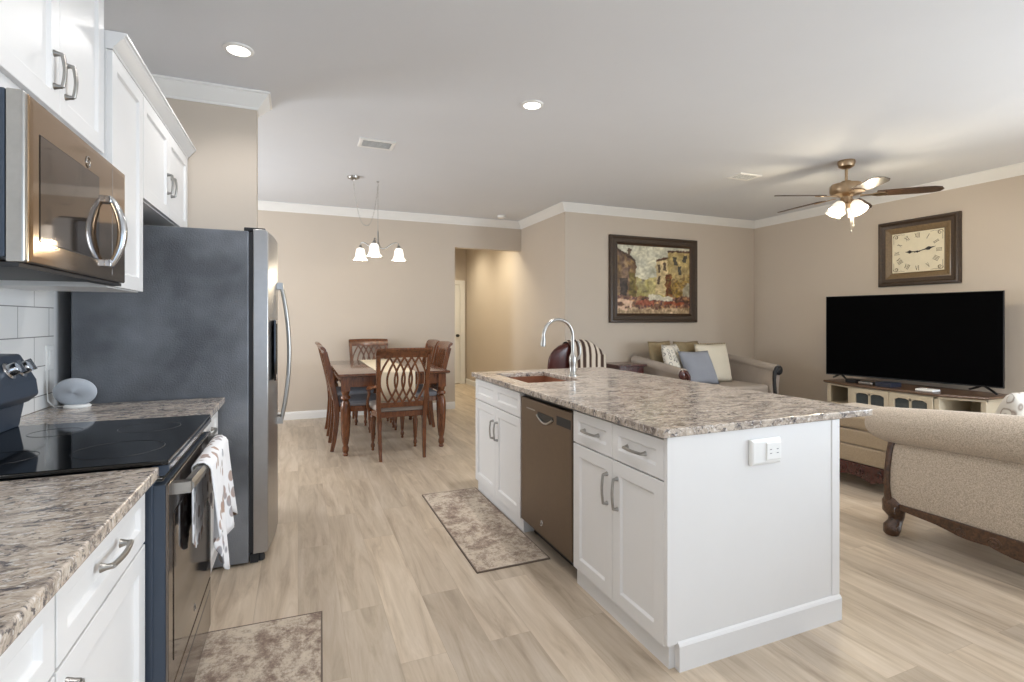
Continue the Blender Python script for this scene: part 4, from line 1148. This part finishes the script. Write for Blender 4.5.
def sofa_near():
    ya, yb = 2.03, -.02
    t = thing('sofa', 'beige tweed roll-back sofa with carved dark wood, seen from behind', 'sofa', (3.8, 1.0, 0))
    rings = []; n = 29
    for i in range(n):
        k = i/(n-1); y = ya+(yb-ya)*k; hump = math.sin(PI*k)
        zb = .548+.036*hump; r = .112+.014*hump; zc = zb+r+.005; xc = 3.440
        ring = [(3.365, y, .205), (3.352, y, .30), (3.357, y, .40), (3.372, y, .50), (3.385, y, zb-.004)]
        rr = r
        for q in range(17):
            a = math.radians(250-(250+35)*q/16); ring.append((xc+rr*1.12*math.cos(a), y, zc+rr*math.sin(a)))
        ring += [(3.60, y, .46), (3.60, y, .205)]
        rings.append(ring)
    MB().loft(rings).build('back', weave_m, t, smooth=50)
    # scroll ends of the roll bulging out past the frame
    for y, s_ in ((ya, 1), (yb, -1)):
        rs = []
        for q in range(8):
            a = q/7*PI/2; rr = .112*math.cos(a)**.6 if q < 7 else .012
            rs.append([(3.440+rr*1.12*math.cos(b), y+s_*.175*math.sin(a), .665+rr*math.sin(b)) for b in [2*PI*j/24 for j in range(24)]])
        MB().loft(rs).build('roll_end', weave_m, t, smooth=60)
        sh = [(-1, -1), (1, -1), (1, 1), (-1, 1)]
        yy = y+s_*.012
        MB().tube([(3.395, yy, .56), (3.372, yy, .50), (3.352, yy, .41), (3.346, yy, .31), (3.362, yy, .205)], [.020, .018, .016, .017, .022], 10).build('frame_post', darkwood_m, t, smooth=50)
    # scrolled wooden feet
    for x, s_ in ((3.40, 1), (4.28, -1)):
        for y in (ya+.0, yb-.0):
            fm = MB().tube([(x+.02*s_, y, .225), (x+.005*s_, y, .19), (x-.005*s_, y, .15), (x+.02*s_, y, .105), (x+.005*s_, y, .07), (x-.022*s_, y, .045), (x-.025*s_, y, .022), (x-.01*s_, y, .002)], [.056, .068, .060, .042, .038, .048, .044, .032], 14)
            for q in range(5):
                a = q/4*PI*2; 
            fm.tube([(x-.045*s_+.022*math.cos(a), y-.035, .165+.022*math.sin(a)) for a in [i*.45 for i in range(13)]], [.009-.0005*i for i in range(13)], 6)
            fm.tube([(x-.03*s_+.018*math.cos(a), y-.036, .045+.018*math.sin(a)) for a in [i*.45 for i in range(13)]], [.008-.0005*i for i in range(13)], 6)
            fm.build('foot', darkwood_m, t, smooth=60)
    # carved scalloped rail under the back
    n = 40; rings = []
    for i in range(n+1):
        k = i/n; y = ya-.06+(yb-ya+.12)*k
        q_ = min(k, 1-k); dip = .056*min(1, q_/.30)+.014*abs(math.sin(q_*PI*9))*(q_ > .10)
        rings.append([(3.350, y, .204), (3.350, y, .172-dip), (3.385, y, .172-dip), (3.385, y, .204)])
    rail = MB().loft(rings).build('carved_rail', darkwood_m, t, bevel=.003)
    for yc, r0, sg in ((1.66, .026, 1), (1.51, .034, 1), (1.34, .036, 1), (1.16, .040, 1), (.84, .040, -1), (.66, .036, -1), (.49, .034, -1), (.34, .026, -1)):
        cv = MB().tube([(3.350, yc+sg*r0*(1-i/26)*math.cos(i*.42), .152+r0*(1-i/26)*math.sin(i*.42)*.9) for i in range(24)], [.0065*(1-i/34) for i in range(24)], 6)
        cv.build('scroll_carving', darkwood_m, rail, smooth=50)
    MB().box(3.60, 4.24, yb+.2, ya-.2, .16, .30).build('seat_base', weave_m, t, bevel=.02, seg=3)
    for a, b in ((yb+.22, 1.0), (1.01, ya-.22)):
        MB().box(3.605, 4.27, a, b, .305, .465).build('seat_cushion', weave_m, t, bevel=.035, seg=4)
    for y0_, y1_ in ((yb, yb+.2), (ya-.2, ya)):
        rings = []
        for i in range(12):
            k = i/11; x = 3.60+.66*k; zc = .60-.06*k; r = .085; ym = (y0_+y1_)/2
            rings.append([(x, y0_+.01, .16), (x, y0_+.01, zc-.03)]+[(x, ym-r*1.15*math.cos(a), zc+r*math.sin(a)) for a in [PI*j/10 for j in range(11)]]+[(x, y1_-.01, zc-.03), (x, y1_-.01, .16)])
        MB().loft(rings).build('arm', weave_m, t, smooth=50)
        rs = MB().lathe([(0, 0), (.095, 0), (.095, .015), (.07, .022), (.05, .02), (.03, .03), (0, .03)], (4.262, (y0_+y1_)/2, .545), 24, 'x')
        rs.box(4.262, 4.282, y0_+.05, y1_-.05, .17, .50)
        rs.build('arm_front', darkwood_m, t, smooth=40)
sofa_near()
pillow((3.96, 1.66, .705), (1, .10, 0), (0, -.28, 1), (0, 1, .28), .68, .44, .17, floral_m, 'faded floral pillow peeking over the near sofa back at right edge')
# fringe of the floral pillow is part of it
def ottoman():
    x0, x1, y0, y1 = 4.06, 4.74, 2.28, 3.18
    t = thing('ottoman', 'tan upholstered bench seat with carved dark base, behind the island corner', 'bench', ((x0+x1)/2, (y0+y1)/2, 0))
    MB().box(x0, x1, y0, y1, .455, .565).build('top_cushion', tan_m, t, bevel=.03, seg=4)
    MB().box(x0, x1, y0, y1, .332, .452).build('upper_band', tan_m, t, bevel=.014, seg=3)
    MB().box(x0-.005, x1+.005, y0-.005, y1+.005, .195, .329).build('lower_band', tan_m, t, bevel=.014, seg=3)
    n = 24; b = MB()
    for (xa, xb) in ((x0-.015, x0+.02), (x1-.02, x1+.015)):
        rings = []
        for i in range(n+1):
            k = i/n; y = y0+(y1-y0)*k; low = .065-.045*math.cos(k*PI*2)**2*0+.035*abs(math.sin(k*PI*3))
            rings.append([(xa, y, .194), (xa, y, low), (xb, y, low), (xb, y, .194)])
        b.loft(rings)
    b.box(x0+.02, x1-.02, y0, y0+.03, .09, .194).box(x0+.02, x1-.02, y1-.03, y1, .09, .194)
    b = b.build('carved_base', redwood_m, t, bevel=.003)
    for i in range(6):
        yc = y0+.1+i*.14
        MB().tube([(x0-.018, yc+.03*(1-j/20)*math.cos(j*.45), .14+.03*(1-j/20)*math.sin(j*.45)) for j in range(17)], .005, 6).build('scroll_carving', redwood_m, b, smooth=50)
    for x in (x0+.03, x1-.03):
        for y in (y0+.04, y1-.04):
            MB().tube([(x, y, .10), (x, y, .07), (x-.005, y, .03), (x-.012, y, .0)], [.035, .03, .026, .034], 12).build('foot', redwood_m, t, smooth=50)
ottoman()

# ================================================================ LOVESEAT by the far wall
def loveseat():
    x0, x1, y0, y1 = 4.17, 5.95, 4.93, 5.93
    t = thing('loveseat', 'taupe loveseat with sloping rolled arms and dark wood scrolls by the wall', 'sofa', ((x0+x1)/2, 5.45, 0))
    MB().box(x0+.22, x1-.22, y0+.06, y1-.16, .14, .30).build('seat_base', taupe_m, t, bevel=.02, seg=3)
    MB().box(x0+.225, x1-.225, y0+.02, y1-.25, .305, .470).build('seat_cushion', taupe_m, t, bevel=.045, seg=4)
    rings = []
    for i in range(17):
        k = i/16; x = x0+.10+(x1-x0-.20)*k; top = .80+.01*math.sin(PI*k)
        rings.append([(x, y1-.245, .30), (x, y1-.20, .60), (x, y1-.19, top-.05), (x, y1-.15, top-.01), (x, y1-.09, top), (x, y1-.03, top-.03), (x, y1, top-.10), (x, y1-.03, .5), (x, y1-.03, .14)])
    MB().loft(rings).build('back', taupe_m, t, smooth=60)
    for xa, s_ in ((x0, 1), (x1, -1)):
        rings = []
        for i in range(17):
            k = i/16; y = y1-.05-(y1-.05-y0)*k
            zc = .772-.100*k; r = .062; xc = xa+s_*.11
            ring = [(xa+s_*.22, y, .14), (xa+s_*.215, y, .45), (xa+s_*.17, y, zc-.02)]
            for q in range(13):
                a = math.radians(-15+240*q/12); ring.append((xc-s_*(-r*1.25*math.cos(a))*1.0, y, zc+r*math.sin(a)))
            ring += [(xa+s_*.09, y, .45), (xa+s_*.08, y, .14)]
            rings.append(ring)
        MB().loft(rings).build('arm', taupe_m, t, smooth=60)
        # carved scroll front
        sc2 = MB(); xc, zc = xa+s_*.11, .658
        sc2.lathe([(0, 0), (.062, 0), (.062, -.02), (.04, -.035), (0, -.04)], (xc-s_*.01, y0-.002, zc), 20, 'y')
        sc2.tube([(xc-s_*.02, y0-.015, zc+.04), (xc+s_*.03, y0-.015, zc+.03), (xc+s_*.065, y0-.015, zc-.02), (xc+s_*.075, y0-.015, zc-.12), (xc+s_*.06, y0-.015, zc-.28), (xc+s_*.05, y0-.015, .14)], [.02, .026, .026, .022, .022, .03], 12)
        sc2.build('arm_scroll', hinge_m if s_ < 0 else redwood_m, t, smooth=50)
    for x in (x0+.16, x1-.16):
        for y in (y0+.09, y1-.1):
            MB().tube([(x, y, .14), (x, y, .10), (x, y, .04), (x, y, .0)], [.045, .04, .028, .036], 12).build('foot', redwood_m, t, smooth=50)
    MB().box(x0+.20, x1-.20, y0+.03, y0+.058, .09, .17).build('front_rail', redwood_m, t, bevel=.006)
loveseat()
pillow((4.55, 5.42, .765), (.80, .45, 0), (-.12, .30, 1), (.45, -.80, .3), .50, .50, .16, scroll_m, 'pillow with a dark scroll print on ivory, left on the loveseat')
pillow((4.54, 5.65, .81), (.9, .2, 0), (-.05, .22, 1), (.2, -.9, .22), .46, .46, .14, olive_pillow_m, 'khaki velvet pillow behind the scroll-print pillow')
pillow((4.80, 5.24, .70), (.93, -.10, .0), (-.22, .26, 1), (.1, -.93, .26), .46, .46, .15, blue_pillow_m, 'plain slate blue pillow in front on the loveseat')
pillow((4.98, 5.65, .80), (.95, .05, 0), (0, .20, 1), (0, -.97, .20), .46, .46, .12, olive_pillow_m, 'khaki velvet pillow behind the plain ivory pillow')
pillow((5.24, 5.44, .735), (.97, .02, 0), (.02, .26, 1), (0, -.97, .26), .58, .54, .17, white_pillow_m, 'large plain ivory pillow with a tasselled top edge on the loveseat')
pp = bpy.data.objects[-1] if False else [o for o in bpy.data.objects if o.get('label', '').startswith('large plain ivory')][0]
ts = MB(); vn_ = Vector((.02, .26, 1)).normalized()
for i in range(13):
    u = -.25+.50*i/12; c0 = Vector((5.24+u, 5.44, .735))+vn_*.262
    ts.lathe([(0, -.014), (.008, -.006), (.011, .004), (.006, .014), (0, .018)], tuple(c0), 8)
ts.v = [tuple(Vector(v)-pp.location) for v in ts.v]
ts.build('tassels', olive_pillow_m, pp, W=False, smooth=50)

# ================================================================ RECLINER, THROW, SIDE TABLE
def recliner():
    cx_, cy_ = 2.84, 5.42; a = math.radians(12)
    t = thing('armchair', 'burgundy leather recliner with rounded back beyond the faucet', 'armchair', (cx_, cy_, 0), a)
    # local: faces +Y?  seen from behind/side, back towards the camera
    rings = []
    for i in range(21):
        k = i/20; z = .30+.77*k; w_ = .36*(1 if k < .7 else math.sqrt(max(.02, 1-((k-.7)/.31)**2.4))); th = .20-.06*k
        y = -.20-.10*k
        rings.append([(w_*math.cos(b)*(abs(math.cos(b))**-.35 if abs(math.cos(b)) > .02 else 1), y+th/2*math.sin(b), z) for b in [2*PI*j/28 for j in range(28)]])
    MB().loft(rings).build('backrest', leather_m, t, W=False, smooth=60)
    MB().box(-.27, .27, -.20, .36, .26, .46).build('seat', leather_m, t, W=False, bevel=.05, seg=4)
    for s_ in (-1, 1):
        x0, x1 = sorted((s_*.275, s_*.40))
        MB().box(x0, x1, -.24, .36, .12, .62).build('arm', leather_m, t, W=False, bevel=.05, seg=4)
    MB().box(-.26, .26, .365, .42, .14, .44).build('footrest', leather_m, t, W=False, bevel=.02, seg=3)
    MB().box(-.30, .30, -.22, .34, .0, .12).build('base', hinge_m, t, W=False, bevel=.01)
    return t
rc = recliner()
def throw():
    # blanket over the right half of the recliner back
    mb = MB(); cx_, cy_ = 2.84, 5.42; ca, sa = math.cos(math.radians(12)), math.sin(math.radians(12))
    n = 20; rings = []
    for i in range(n+1):
        u = i/n; lx = -.14+.52*u
        top = .82+.262*max(0.0, 1-(abs(lx)/.40)**2.6)**.5
        fold = .010*math.sin(u*26)
        prof = [(-.405, .52), (-.415, .66), (-.418, .80), (-.415, .92), (-.40, top-.07), (-.37, top-.015), (-.32, top+.012), (-.26, top), (-.215, top-.06), (-.20, top-.16), (-.19, .80)]
        rings.append([(cx_+lx*ca-(y+fold)*sa, cy_+lx*sa+(y+fold)*ca, z) for y, z in prof])
    mb.loft(rings, closed=False, cap=False)
    o = mb.build('throw_blanket', throw_m, smooth=60)
    s_ = o.modifiers.new('thick', 'SOLIDIFY'); s_.thickness = .012; s_.offset = 0
    tag(o, 'brown and cream striped throw draped over the recliner back', 'blanket')
throw()
t = thing('side_table', 'small mahogany side table between recliner and loveseat', 'side table', (3.86, 5.58, 0))
MB().box(3.66, 4.08, 5.36, 5.80, .735, .760).build('top', redwood_m, t, bevel=.006)
MB().box(3.69, 4.05, 5.39, 5.77, .64, .734).build('apron', redwood_m, t, bevel=.003)
for x in (3.71, 4.03):
    for y in (5.41, 5.75): MB().tube([(x, y, 0), (x, y, .3), (x, y, .64)], [.014, .018, .022], shape=[(-1, -1), (1, -1), (1, 1), (-1, 1)], up=(1, 0, 0)).build('leg', redwood_m, t)
